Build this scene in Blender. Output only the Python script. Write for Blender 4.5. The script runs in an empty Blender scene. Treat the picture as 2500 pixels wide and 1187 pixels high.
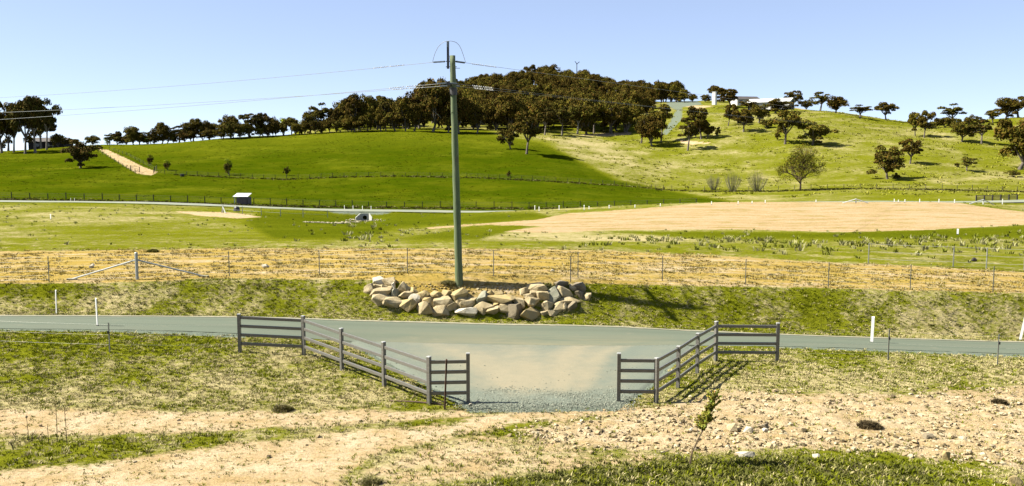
import bpy, bmesh, math, random
import numpy as np
from mathutils import Vector, Matrix

# ------------------------------------------------------------------ camera, sky, sun, exposure
scene = bpy.context.scene
F, CX, CY, Y0 = 2100.0, 1250.0, 593.5, 390.0      # focal length and horizon row in photograph pixels
ZC = 7.08                                         # eye height above the gateway
PITCH = math.atan((CY - Y0) / F)
SA, CA = math.sin(PITCH), math.cos(PITCH)
cam_data = bpy.data.cameras.new('camera')
cam = bpy.data.objects.new('camera', cam_data)
scene.collection.objects.link(cam)
cam.location = (0, 0, ZC)
cam.rotation_euler = (math.pi / 2 - PITCH, 0, 0)
cam_data.sensor_width = 36.0
cam_data.lens = F / 2500.0 * 36.0
cam_data.clip_start = 0.1
cam_data.clip_end = 12000
scene.camera = cam
scene.render.resolution_x, scene.render.resolution_y = 1024, 486

SUN_EL = math.radians(46.0)
SUN_AZ = math.atan2(0.035, -1.0)                   # direction towards the sun in plan: from the left, a little beyond
sun_dir = Vector((math.cos(SUN_EL) * math.cos(SUN_AZ), math.cos(SUN_EL) * math.sin(SUN_AZ), math.sin(SUN_EL)))
world = bpy.data.worlds.new('World')
scene.world = world
world.use_nodes = True
wn = world.node_tree.nodes; wl = world.node_tree.links
sky = wn.new('ShaderNodeTexSky'); sky.sky_type = 'NISHITA'; sky.sun_disc = False
sky.sun_elevation = SUN_EL
sky.sun_rotation = math.pi / 2 - SUN_AZ
sky.altitude = 2500; sky.air_density = 0.6; sky.dust_density = 0.8; sky.ozone_density = 4.0
bg = wn['Background']; bg.inputs['Strength'].default_value = 0.079
hsv = wn.new('ShaderNodeHueSaturation'); hsv.inputs['Saturation'].default_value = 1.04; hsv.inputs['Hue'].default_value = 0.51; hsv.inputs['Value'].default_value = 3.1
gam = wn.new('ShaderNodeGamma'); gam.inputs['Gamma'].default_value = 0.5
wl.new(sky.outputs['Color'], hsv.inputs['Color']); wl.new(hsv.outputs['Color'], gam.inputs['Color']); wl.new(gam.outputs['Color'], bg.inputs['Color'])
sun_data = bpy.data.lights.new('sun', 'SUN')
sun_data.energy = 5.0; sun_data.angle = math.radians(0.53); sun_data.color = (1.0, 0.95, 0.84)
sun = bpy.data.objects.new('sun', sun_data)
scene.collection.objects.link(sun)
sun.rotation_euler = (-sun_dir).to_track_quat('-Z', 'Y').to_euler()
sun.location = sun_dir * 60
vs = scene.view_settings
vs.view_transform = 'Standard'; vs.look = 'None'; vs.gamma = 1.0; vs.use_curve_mapping = False
vs.exposure = 1.8

# ------------------------------------------------------------------ helpers
random.seed(7)
RNG = np.random.default_rng(11)
COL = scene.collection

def props(o, label=None, cat=None, group=None, kind=None):
    if label: o['label'] = label
    if cat: o['category'] = cat
    if group: o['group'] = group
    if kind: o['kind'] = kind
    return o

def link(o, parent=None):
    COL.objects.link(o)
    if parent is not None: o.parent = parent
    return o

def thing(name, label, cat, loc=(0, 0, 0), group=None, rz=0.0):
    o = bpy.data.objects.new(name, None)
    o.empty_display_size = 0.2
    o.location = loc; o.rotation_euler = (0, 0, rz)
    link(o); return props(o, label, cat, group)

def np_mesh(name, verts, faces, mat=None, smooth=False, colors=None):
    """verts (n,3), faces (m,3) or (m,4) arrays"""
    verts = np.asarray(verts, dtype=np.float32); faces = np.asarray(faces, dtype=np.int32)
    me = bpy.data.meshes.new(name)
    me.vertices.add(len(verts)); me.vertices.foreach_set('co', verts.ravel())
    k = faces.shape[1]
    me.loops.add(faces.size); me.loops.foreach_set('vertex_index', faces.ravel())
    me.polygons.add(len(faces))
    me.polygons.foreach_set('loop_start', np.arange(0, faces.size, k, dtype=np.int32))
    me.polygons.foreach_set('use_smooth', np.full(len(faces), smooth, dtype=bool))
    if colors:
        for cn, arr in colors.items():
            a = me.attributes.new(cn, 'FLOAT_COLOR', 'POINT')
            c = np.ones((len(verts), 4), dtype=np.float32); c[:, :arr.shape[1]] = arr * (KALB if cn == 'tint' else 1.0)
            a.data.foreach_set('color', c.ravel())
    me.update(calc_edges=True)
    if mat: me.materials.append(mat)
    return me

class MB:
    """collects shapes, builds one mesh"""
    def __init__(s): s.v = []; s.f = []
    def add(s, vs, fs):
        n = len(s.v); s.v += [tuple(v) for v in vs]; s.f += [tuple(i + n for i in f) for f in fs]
    def box(s, c, size, rz=0.0, taper=1.0):
        x, y, z = size[0] / 2, size[1] / 2, size[2] / 2
        cr, sr = math.cos(rz), math.sin(rz); vs = []
        for k in (-1, 1):
            t = taper if k > 0 else 1.0
            for a, b in ((-1, -1), (1, -1), (1, 1), (-1, 1)):
                px, py = a * x * t, b * y * t
                vs.append((c[0] + px * cr - py * sr, c[1] + px * sr + py * cr, c[2] + k * z))
        s.add(vs, [(3, 2, 1, 0), (4, 5, 6, 7), (0, 1, 5, 4), (1, 2, 6, 5), (2, 3, 7, 6), (3, 0, 4, 7)])
    def tube(s, pts, rad, n=6, cap=True):
        pts = [Vector(p) for p in pts]
        if not hasattr(rad, '__len__'): rad = [rad] * len(pts)
        base = len(s.v); up = Vector((0, 0, 1)); prev = None
        for i, p in enumerate(pts):
            t = (pts[min(i + 1, len(pts) - 1)] - pts[max(i - 1, 0)])
            if t.length < 1e-9: t = Vector((0, 0, 1))
            t.normalize()
            if prev is None:
                a = up if abs(t.z) < 0.95 else Vector((1, 0, 0))
                x = t.cross(a).normalized()
            else:
                x = (prev - t * prev.dot(t))
                x = x.normalized() if x.length > 1e-6 else t.orthogonal().normalized()
            prev = x; y = t.cross(x)
            for k in range(n):
                q = p + (x * math.cos(2 * math.pi * k / n) + y * math.sin(2 * math.pi * k / n)) * rad[i]
                s.v.append((q.x, q.y, q.z))
        for i in range(len(pts) - 1):
            for k in range(n):
                a = base + i * n + k; b = base + i * n + (k + 1) % n
                s.f.append((a, b, b + n, a + n))
        if cap:
            s.f.append(tuple(base + k for k in reversed(range(n))))
            e = base + (len(pts) - 1) * n
            s.f.append(tuple(e + k for k in range(n)))
    def beam(s, a, b, w, h):
        """box of width w (sideways) and height h (up) from a to b"""
        a = Vector(a); b = Vector(b); d = (b - a).normalized()
        side = d.cross(Vector((0, 0, 1)))
        side = side.normalized() if side.length > 1e-6 else Vector((1, 0, 0))
        up = side.cross(d)
        vs = []
        for p in (a, b):
            for i, j in ((-1, -1), (1, -1), (1, 1), (-1, 1)):
                vs.append(p + side * i * w / 2 + up * j * h / 2)
        s.add(vs, [(3, 2, 1, 0), (4, 5, 6, 7), (0, 1, 5, 4), (1, 2, 6, 5), (2, 3, 7, 6), (3, 0, 4, 7)])
    def mesh(s, name, mat, smooth=False):
        me = bpy.data.meshes.new(name); me.from_pydata(s.v, [], s.f)
        bm = bmesh.new(); bm.from_mesh(me); bmesh.ops.recalc_face_normals(bm, faces=bm.faces); bm.to_mesh(me); bm.free()
        if smooth: me.polygons.foreach_set('use_smooth', [True] * len(me.polygons))
        me.materials.append(mat); me.update(); return me
    def build(s, name, mat, parent=None, smooth=False, loc=None):
        """coordinates are world (parent unrotated: its location is taken off) unless loc is given"""
        o = bpy.data.objects.new(name, None if False else s.mesh(name, mat, smooth))
        if loc is not None: o.location = loc
        elif parent is not None: o.location = tuple(-c for c in parent.location)
        return link(o, parent)

def piece(name, me, parent, loc, rz=0.0, scale=(1, 1, 1)):
    o = bpy.data.objects.new(name, me); link(o, parent)
    o.location = Vector(loc) - parent.location if parent is not None else loc
    o.rotation_euler = (0, 0, rz); o.scale = scale
    return o

def single(name, me, label, cat, loc=(0, 0, 0), group=None, kind=None, rz=0.0, scale=(1, 1, 1)):
    o = bpy.data.objects.new(name, me); link(o)
    o.location = loc; o.rotation_euler = (0, 0, rz); o.scale = scale
    return props(o, label, cat, group, kind)

# value noise
_P = np.random.default_rng(3).random((256, 256)).astype(np.float32)
def vnoise(x, y):
    xi = np.floor(x).astype(np.int64); yi = np.floor(y).astype(np.int64)
    fx = x - xi; fy = y - yi
    fx = fx * fx * (3 - 2 * fx); fy = fy * fy * (3 - 2 * fy)
    a = _P[xi & 255, yi & 255]; b = _P[(xi + 1) & 255, yi & 255]
    c = _P[xi & 255, (yi + 1) & 255]; d = _P[(xi + 1) & 255, (yi + 1) & 255]
    return a + (b - a) * fx + (c - a) * fy + (a - b - c + d) * fx * fy
def fbm(x, y, o=4, g=0.5):
    s = 0; a = 1; t = 0
    for i in range(o):
        s = s + a * vnoise(x * 2 ** i + 17.3 * i, y * 2 ** i - 9.1 * i); t += a; a *= g
    return s / t
def sstep(a, b, x):
    t = np.clip((x - a) / (b - a), 0, 1); return t * t * (3 - 2 * t)

# ------------------------------------------------------------------ materials
KALB = 0.575          # the photograph is exposed bright: real surface colours are this much darker than first matched
def nodes_of(m):
    m.use_nodes = True; nt = m.node_tree
    return nt, nt.nodes, nt.links, nt.nodes['Principled BSDF']
def mixc(nt, fac, a, b):
    n = nt.nodes.new('ShaderNodeMix'); n.data_type = 'RGBA'
    for sock, val in ((n.inputs[0], fac), (n.inputs[6], a), (n.inputs[7], b)):
        if hasattr(val, 'is_output'): nt.links.new(val, sock)
        elif isinstance(val, (int, float)): sock.default_value = val
        else: sock.default_value = (*[c_ * KALB for c_ in val], 1.0)
    return n.outputs[2]
def noise(nt, scale, detail=4, rough=0.55, vec=None, stretch=None):
    n = nt.nodes.new('ShaderNodeTexNoise'); n.inputs['Scale'].default_value = scale
    n.inputs['Detail'].default_value = detail; n.inputs['Roughness'].default_value = rough
    if vec is None:
        tc = nt.nodes.new('ShaderNodeTexCoord'); vec = tc.outputs['Object']
    if stretch:
        mp = nt.nodes.new('ShaderNodeMapping'); mp.inputs['Scale'].default_value = stretch
        nt.links.new(vec, mp.inputs['Vector']); vec = mp.outputs['Vector']
    nt.links.new(vec, n.inputs['Vector'])
    return n.outputs['Fac']
def ramp(nt, v, lo, hi, smooth=True):
    n = nt.nodes.new('ShaderNodeMapRange'); n.interpolation_type = 'SMOOTHSTEP' if smooth else 'LINEAR'
    n.inputs['From Min'].default_value = lo; n.inputs['From Max'].default_value = hi
    nt.links.new(v, n.inputs['Value']); return n.outputs['Result']
def mth(nt, op, a, b=None):
    n = nt.nodes.new('ShaderNodeMath'); n.operation = op
    for i, val in enumerate((a, b)):
        if val is None: continue
        if hasattr(val, 'is_output'): nt.links.new(val, n.inputs[i])
        else: n.inputs[i].default_value = val
    return n.outputs[0]
def bump(nt, bsdf, h, strength, dist):
    n = nt.nodes.new('ShaderNodeBump'); n.inputs['Strength'].default_value = strength; n.inputs['Distance'].default_value = dist
    nt.links.new(h, n.inputs['Height']); nt.links.new(n.outputs['Normal'], bsdf.inputs['Normal'])
def simple(name, c1, c2=None, scale=4.0, rough=0.8, metal=0.0, bmp=0.0, bdist=0.01, stretch=None, detail=5, spec=None, lo=0.35, hi=0.65):
    m = bpy.data.materials.new(name); nt, N, L, b = nodes_of(m)
    b.inputs['Roughness'].default_value = rough; b.inputs['Metallic'].default_value = metal
    if spec is not None: b.inputs['Specular IOR Level'].default_value = spec
    if c2 is None: b.inputs['Base Color'].default_value = (*[c_ * KALB for c_ in c1], 1)
    else:
        nz = noise(nt, scale, detail, 0.6, stretch=stretch)
        L.new(mixc(nt, ramp(nt, nz, lo, hi), c1, c2), b.inputs['Base Color'])
        if bmp: bump(nt, b, nz, bmp, bdist)
    return m
def tinted(name, rough=0.85, spec=0.2, trans=0.0):
    """colour comes from the point attribute 'tint'"""
    m = bpy.data.materials.new(name); nt, N, L, b = nodes_of(m)
    a = N.new('ShaderNodeAttribute'); a.attribute_name = 'tint'
    L.new(a.outputs['Color'], b.inputs['Base Color'])
    b.inputs['Roughness'].default_value = rough; b.inputs['Specular IOR Level'].default_value = spec
    if trans:
        t = N.new('ShaderNodeBsdfTranslucent'); L.new(a.outputs['Color'], t.inputs['Color'])
        mx = N.new('ShaderNodeMixShader'); mx.inputs[0].default_value = trans
        L.new(b.outputs[0], mx.inputs[1]); L.new(t.outputs[0], mx.inputs[2])
        L.new(mx.outputs[0], N['Material Output'].inputs['Surface'])
    return m

# ------------------------------------------------------------------ terrain as profile rows: depth Y and either photo row or height along the row
PK = np.array([-900, 0, 300, 600, 900, 1100, 1250, 1340, 1500, 1640, 1750, 2000, 2250, 2500, 3400], dtype=float)
UK = (PK - CX) / F
def z_of(py, Y):
    t = (CY - np.asarray(py, float)) / F
    return ZC + Y * np.tan(np.arctan(t) - PITCH)
ROWS = []
def rowz(Y, z):   # heights
    z = np.asarray(z, float)
    if z.ndim == 0: z = np.full(len(PK), float(z))
    ROWS.append((np.full(len(PK), float(Y)), z))
def rowp(Y, p): ROWS.append((np.full(len(PK), float(Y)), z_of(p, Y)))
rowz(2, 5.4)
rowz(12, 2.0)
rowz(18.6, 0.02)
#             -900   0   300   600   900  1100  1250  1340  1500  1640  1750  2000  2250  2500  3400
rowz(25.0, [0.05, 0.05, 0.05, 0.03, 0.0, 0.0, 0.0, 0.0, 0.0, 0.0, 0.0, 0.0, -0.05, -0.1, -0.2])
rowz(30.0, [0.62, 0.58, 0.50, 0.34, 0.14, 0.08, 0.05, 0.05, 0.04, 0.05, 0.06, 0.02, -0.05, -0.14, -0.3])
rowp(32.4, [800, 803, 806, 816, 838, 843, 846, 847, 848, 846, 845, 848, 856, 864, 880])
rowp(36.0, [770, 772, 773, 776, 785, 790, 794, 795, 799, 806, 811, 821, 829, 836, 850])
rowp(36.8, [764, 766, 767, 770, 778, 783, 787, 788, 792, 799, 804, 814, 822, 829, 843])
rowp(39.2, [690, 690, 684, 682, 683, 684, 685, 686, 690, 696, 698, 704, 708, 713, 720])
rowp(41.5, [670, 670, 665, 664, 663, 664, 665, 666, 668, 673, 676, 683, 688, 694, 700])
rowp(50.0, [606, 606, 606, 607, 608, 609, 611, 613, 616, 620, 622, 628, 632, 636, 640])
rowp(80.0, [560, 560, 561, 563, 565, 566, 565, 565, 566, 566, 566, 567, 566, 564, 560])
rowp(120., [505, 506, 511, 520, 532, 523, 515, 511, 504, 500, 498, 496, 497, 506, 515])
rowp(143., [492, 494, 499, 507, 516, 517, 516, 515, 510, 505, 501, 496, 495, 496, 498])
rowp(149., [489, 490, 495, 503, 512, 513, 512, 511, 507, 503, 499, 494, 491, 491, 492])
rowp(160., [483, 484, 488, 495, 504, 506, 505, 504, 502, 498, 494, 486, 483, 484, 486])
rowp(215., [418, 420, 421, 430, 430, 431, 432, 434, 447, 462, 464, 456, 442, 438, 430])
rowp(270., [390, 386, 386, 375, 366, 364, 367, 374, 394, 400, 396, 375, 365, 372, 370])
rowp(330., [372, 368, 354, 338, 320, 322, 327, 333, 345, 336, 318, 306, 318, 306, 300])
rowp(400., [378, 374, 362, 346, 316, 308, 302, 300, 298, 280, 270, 272, 302, 288, 280])
rowp(480., [384, 382, 374, 354, 285, 268, 262, 258, 262, 252, 247, 276, 314, 300, 290])
rowp(580., [388, 386, 382, 366, 262, 244, 218, 208, 236, 254, 254, 287, 322, 312, 300])
rowp(720., [392, 390, 388, 382, 290, 268, 248, 244, 265, 275, 276, 305, 335, 325, 315])
rowz(1100, -10); rowz(3500, -30); rowz(9000, -60)

def pchip_slopes(x, y):
    h = np.diff(x, axis=0); d = np.diff(y, axis=0) / h
    m = np.zeros_like(y)
    w1 = 2 * h[1:] + h[:-1]; w2 = h[1:] + 2 * h[:-1]
    same = d[1:] * d[:-1] > 0
    with np.errstate(divide='ignore', invalid='ignore'):
        m[1:-1] = np.where(same, (w1 + w2) / (w1 / d[:-1] + w2 / d[1:]), 0)
    m[0] = d[0]; m[-1] = d[-1]; return m
def pchip(x, y, xq):          # 1-D
    m = pchip_slopes(x, y); i = np.clip(np.searchsorted(x, xq) - 1, 0, len(x) - 2)
    h = x[i + 1] - x[i]; t = (xq - x[i]) / h
    return (y[i] * (2*t**3 - 3*t**2 + 1) + m[i] * h * (t**3 - 2*t**2 + t) + y[i+1] * (-2*t**3 + 3*t**2) + m[i+1] * h * (t**3 - t**2))
NU, NV = 600, 1500
UG = np.linspace(UK[0], UK[-1], NU)
VG = np.linspace(math.log(2.0), math.log(9000.0), NV)
_rv = np.log(np.array([r[0][0] for r in ROWS]))
_rz = np.array([pchip(UK, r[1], UG) for r in ROWS])          # rows x NU
ZG = np.stack([pchip(_rv, _rz[:, k], VG) for k in range(NU)], 0)   # NU x NV
POLE = None
CULV = (-23.9, 139.5)
def zf(X, Y):
    X = np.asarray(X, float); Y = np.maximum(np.asarray(Y, float), 2.05)
    u = np.clip((X / Y - UG[0]) / (UG[1] - UG[0]), 0, NU - 1.001)
    v = np.clip((np.log(Y) - VG[0]) / (VG[1] - VG[0]), 0, NV - 1.001)
    i = u.astype(int); j = v.astype(int); a = u - i; b = v - j
    z = ZG[i, j] * (1-a) * (1-b) + ZG[i+1, j] * a * (1-b) + ZG[i, j+1] * (1-a) * b + ZG[i+1, j+1] * a * b
    # mound the pole stands on, held by the boulders
    e = ((X + 1.75) / 5.6) ** 2
    z = z + 0.38 * np.exp(-e * e) * sstep(36.9, 37.9, Y) * (1 - sstep(38.8, 40.5, Y))
    # gully in front of the culvert
    stop = 1 - sstep(CULV[1] + 0.5, CULV[1] + 1.3, Y)
    z = z - 0.75 * np.exp(-((X - CULV[0] + 0.6 + (Y - CULV[1]) * 0.171) / 6.5) ** 2) * sstep(98, 122, Y) * stop
    z = z - 0.55 * np.exp(-((X - CULV[0] + (Y - CULV[1]) * 0.171) / 2.3) ** 2) * sstep(112, 130, Y) * stop
    # long swells on the hills
    hw = sstep(90, 200, Y)
    z = z + hw * (fbm(X * 0.03, Y * 0.03, 3) - 0.5) * 1.6
    # bench along the fence that crosses the green hill
    return z
def z1(x, y): return float(zf(np.array([x]), np.array([y]))[0])
def project(X, Y, Z):
    zz = Z - ZC; dep = Y * CA - zz * SA; v = Y * SA + zz * CA
    return CX + F * X / dep, CY - F * v / dep
_YS = np.concatenate([np.linspace(10, 60, 900), np.linspace(60.2, 250, 1200), np.linspace(250.5, 720, 1200)])
def at(px, py, ymin=0.0):
    """ground point that the photograph shows at this pixel"""
    t = (CY - py) / F; s = (px - CX) / F
    dy = CA + t * SA; dz = t * CA - SA
    ys = _YS[_YS >= ymin]
    zr = ZC + ys * dz / dy; xr = ys * s / dy
    d = zr - zf(xr, ys)
    k = np.nonzero(d <= 0)[0]
    i = int(k[0]) if len(k) else int(np.argmin(d / ys))
    if len(k) and i > 0:
        f = d[i-1] / (d[i-1] - d[i]); y = ys[i-1] + f * (ys[i] - ys[i-1])
    else: y = ys[i]
    x = y * s / dy
    return Vector((x, y, z1(x, y)))
def atY(px, py, Y):
    """point at depth Y on this pixel's line of sight"""
    t = (CY - py) / F; s = (px - CX) / F; dy = CA + t * SA
    return Vector((Y * s / dy, Y, ZC + Y * (t * CA - SA) / dy))
def ppm(p):   # photo pixels per metre at a point
    return F / (p[1] * CA - (p[2] - ZC) * SA)

# ------------------------------------------------------------------ ground regions, outlined on the photograph and laid on the ground
def pmask(PX, PY, poly, soft):
    poly = np.array(poly, float); n = len(poly)
    inside = np.zeros(PX.shape, bool); dist = np.full(PX.shape, 1e9)
    for i in range(n):
        x1, y1 = poly[i]; x2, y2 = poly[(i + 1) % n]
        c = ((y1 > PY) != (y2 > PY))
        with np.errstate(divide='ignore', invalid='ignore'):
            xi = (x2 - x1) * (PY - y1) / (y2 - y1 + 1e-12) + x1
        inside ^= c & (PX < xi)
        dx, dy = x2 - x1, y2 - y1
        t = np.clip(((PX - x1) * dx + (PY - y1) * dy) / (dx*dx + dy*dy), 0, 1)
        # rows are foreshortened, so rows count more than columns
        dist = np.minimum(dist, np.hypot((PX - x1 - t*dx) * 0.35, PY - y1 - t*dy))
    sd = np.where(inside, dist, -dist)
    return sstep(-soft, soft, sd)

L_, R_ = -1500, 4000
ROAD_POLY = None
APRON_L = [(770, 818), (842, 838), (900, 868), (975, 908), (1062, 956), (1140, 1000)]
APRON_R = [(1742, 838), (1700, 848), (1668, 872), (1634, 905), (1590, 948), (1512, 1000)]
def regions(X, Y, Z):
    PX, PY = project(X, Y, Z)
    m = {}
    P = lambda poly, s: pmask(PX, PY, poly, s)
    near = 1 - sstep(52, 60, Y)
    # bare earth: sandy track in front, strip behind the bank, far field, patches
    track = P([(L_, 1300), (L_, 1165), (0, 1150), (300, 1118), (620, 1082), (900, 1052), (1090, 1035), (1180, 1012), (1330, 1002), (1700, 990), (1790, 1000), (1700, 1018), (1480, 1018), (1290, 1032), (1130, 1062), (960, 1092), (870, 1130), (800, 1187), (700, 1300)], 22) * near
    left_strip = P([(L_, 1055), (L_, 985), (0, 1000), (300, 1004), (620, 1002), (860, 1004), (1120, 1000), (1180, 1015), (900, 1035), (700, 1042), (500, 1055), (200, 1062)], 16) * near
    right_clods = P([(1600, 995), (1760, 958), (1950, 960), (2120, 962), (2300, 955), (2500, 940), (R_, 930), (R_, 1300), (2500, 1150), (2300, 1120), (2060, 1098), (1880, 1100), (1700, 1108), (1450, 1098), (1300, 1075), (1250, 1045), (1420, 1025)], 22) * near
    strip = P([(L_, 618), (0, 614), (330, 610), (600, 607), (1000, 607), (1350, 609), (1700, 622), (2000, 640), (2260, 650), (2500, 664), (R_, 670), (R_, 730), (2500, 716), (2100, 706), (1700, 698), (1440, 693), (1300, 690), (1000, 690), (860, 684), (500, 680), (330, 690), (100, 692), (L_, 700)], 5) * sstep(36.5, 37.5, Y) * (1 - sstep(60, 66, Y))
    cut = P([(985, 688), (1300, 688), (1350, 720), (1250, 732), (1000, 722)], 6) * near
    front = 0.9 * P([(900, 1140), (1120, 1066), (1330, 1060), (1500, 1090), (1640, 1105), (1640, 1130), (1000, 1187), (800, 1200)], 14) * near
    mid = sstep(58, 66, Y)
    field = P([(1040, 556), (1180, 546), (1310, 537), (1380, 522), (1560, 510), (1750, 494), (2000, 488), (2200, 488), (2330, 494), (2420, 508), (2500, 517), (R_, 524), (R_, 560), (2500, 548), (2250, 562), (2050, 566), (1800, 560), (1500, 561), (1340, 569), (1230, 566), (1330, 552), (1180, 549), (1050, 559)], 2.2) * mid * (1 - sstep(128, 136, Y))
    patch = P([(430, 517), (560, 519), (640, 530), (580, 534), (480, 526)], 2.5) * mid * (1 - sstep(136, 140, Y))
    sand = np.maximum(P([(1655, 340), (1690, 345), (1748, 350), (1690, 353), (1665, 350)], 2), P([(1420, 330), (1480, 325), (1540, 322), (1540, 329), (1470, 333)], 2))
    sand = np.maximum(sand, np.maximum(P([(1935, 264), (1985, 263), (2020, 269), (1960, 268)], 1.5), P([(1660, 256), (1750, 258), (1700, 268)], 2) * 0.7)) * sstep(200, 230, Y)
    ftrack = P([(240, 364), (262, 366), (310, 388), (350, 408), (385, 420), (372, 428), (335, 424), (300, 402)], 1.6) * sstep(180, 200, Y)
    m['dirt'] = np.clip(np.maximum.reduce([track, left_strip * 0.92, right_clods * 0.9, strip, cut, front * 0.62, field, patch * 0.9, sand, ftrack]), 0, 1)
    m['field'] = np.maximum(field, ftrack * 0.6)
    m['strip'] = np.maximum(strip, cut)
    m['clod'] = right_clods
    # lush improved pasture: the near face of the green hill
    lush = P([(L_, 300), (1150, 300), (1215, 332), (1320, 350), (1400, 388), (1500, 440), (1640, 468), (1800, 497), (1700, 520), (L_, 520)], 5) * sstep(146, 152, Y) * (1 - sstep(330, 360, Y)) * (1 - 0.45 * sstep(250, 325, Y))
    lush2 = P([(640, 516), (880, 520), (1300, 520), (1340, 530), (1200, 541), (960, 556), (820, 610), (700, 600), (600, 545)], 8) * mid * 0.7
    lush3 = P([(1150, 552), (1310, 548), (1200, 575), (1140, 600), (1000, 606), (900, 600)], 6) * mid * 0.45
    lush4 = P([(1500, 566), (2060, 570), (2500, 552), (R_, 560), (R_, 580), (2300, 582), (1700, 580)], 5) * mid * 0.6
    m['lush'] = np.clip(np.maximum.reduce([lush, lush2, lush3, lush4]), 0, 1)
    m['dark'] = P([(1100, 1300), (1160, 1187), (1320, 1152), (1450, 1128), (1620, 1120), (1760, 1118), (2000, 1120), (2200, 1132), (2330, 1165), (2400, 1300)], 14) * near
    m['midlow'] = 0.8 * P([(0, 1078), (200, 1064), (430, 1066), (690, 1048), (640, 1066), (420, 1092), (220, 1118), (0, 1140), (L_, 1150), (L_, 1080)], 6) * near
    m['front'] = front
    bank = sstep(36.0, 36.8, Y) * (1 - sstep(39.0, 41.0, Y)) * (1 - strip)
    m['bank'] = bank
    # how much dead straw among the green (0..1)
    straw = 0.42 * near + 0.39 * (1 - near) * (1 - m['lush'])
    straw = straw + 0.16 * P([(350, 990), (500, 900), (700, 860), (900, 930), (1040, 990)], 25) * near
    straw = straw + 0.14 * P([(0, 1000), (0, 960), (900, 960), (900, 1000)], 20) * near
    straw = straw - 0.26 * P([(L_, 800), (500, 815), (560, 850), (300, 870), (0, 880), (L_, 880)], 12) * near
    straw = straw + 0.05 * bank - 0.05 * P([(600, 770), (860, 690), (1440, 700), (R_, 760), (R_, 815), (1440, 795), (1000, 785)], 12) * near
    straw = straw - 0.22 * P([(L_, 690), (220, 690), (140, 722), (L_, 740)], 8) * near
    straw = straw + 0.12 * P([(80, 745), (380, 700), (480, 712), (300, 760)], 8) * near
    straw = straw + 0.18 * P([(1900, 865), (2500, 880), (R_, 930), (1950, 960), (1640, 985)], 20) * near
    straw = straw - 0.10 * m['dark'] - 0.02 * m['midlow'] + 0.10 * front
    straw = straw + 0.2 * P([(1180, 575), (1600, 570), (1750, 600), (1300, 610), (1000, 605)], 12) * mid * (1 - sstep(100, 110, Y))
    straw = straw + 0.22 * P([(860, 545), (1150, 520), (1400, 520), (1300, 535), (1000, 552)], 8) * mid * (1 - sstep(136, 140, Y))
    straw = straw + 0.16 * P([(1330, 340), (1500, 345), (1560, 400), (1500, 430), (1400, 380)], 8) * sstep(150, 170, Y)
    m['straw'] = np.clip(straw, 0, 1)
    grav = P([(760, 812)] + APRON_L + [(1150, 1008), (1500, 1004)] + APRON_R[::-1] + [(1740, 820)], 7) * near
    verge = P([(L_, 792), (0, 795), (600, 806), (600, 826), (300, 812), (0, 808), (L_, 806)], 3) + P([(1890, 838), (2500, 856), (R_, 880), (R_, 890), (2500, 874), (1890, 850)], 3)
    hillroad = P([(1625, 246), (1700, 243), (1720, 256), (1668, 262), (1668, 290), (1630, 330), (1610, 332), (1632, 300), (1648, 270), (1625, 258)], 2) * sstep(230, 260, Y) * 0.62
    shoulder = sstep(139.5, 141.5, Y) * (1 - sstep(150, 152, Y)) * P([(800, 480), (960, 480), (960, 530), (800, 530)], 10) * 0.8
    m['gravel'] = np.clip(np.maximum(np.maximum(np.maximum(grav, verge * near * 0.9), hillroad), shoulder), 0, 1)
    m['px'], m['py'] = PX, PY
    return m
def patchy(X, Y):
    """uneven growth of the sward: small near tufts, larger further away"""
    near = 1 - sstep(45, 75, Y)
    a = fbm(X * 0.9, Y * 0.9, 4) * near + fbm(X * 0.16 + 5, Y * 0.16, 4) * (1 - near)
    b = fbm(X * 0.22 + 40, Y * 0.22, 3) * near + fbm(X * 0.04 + 9, Y * 0.04, 3) * (1 - near)
    return a * 0.6 + b * 0.4

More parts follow.
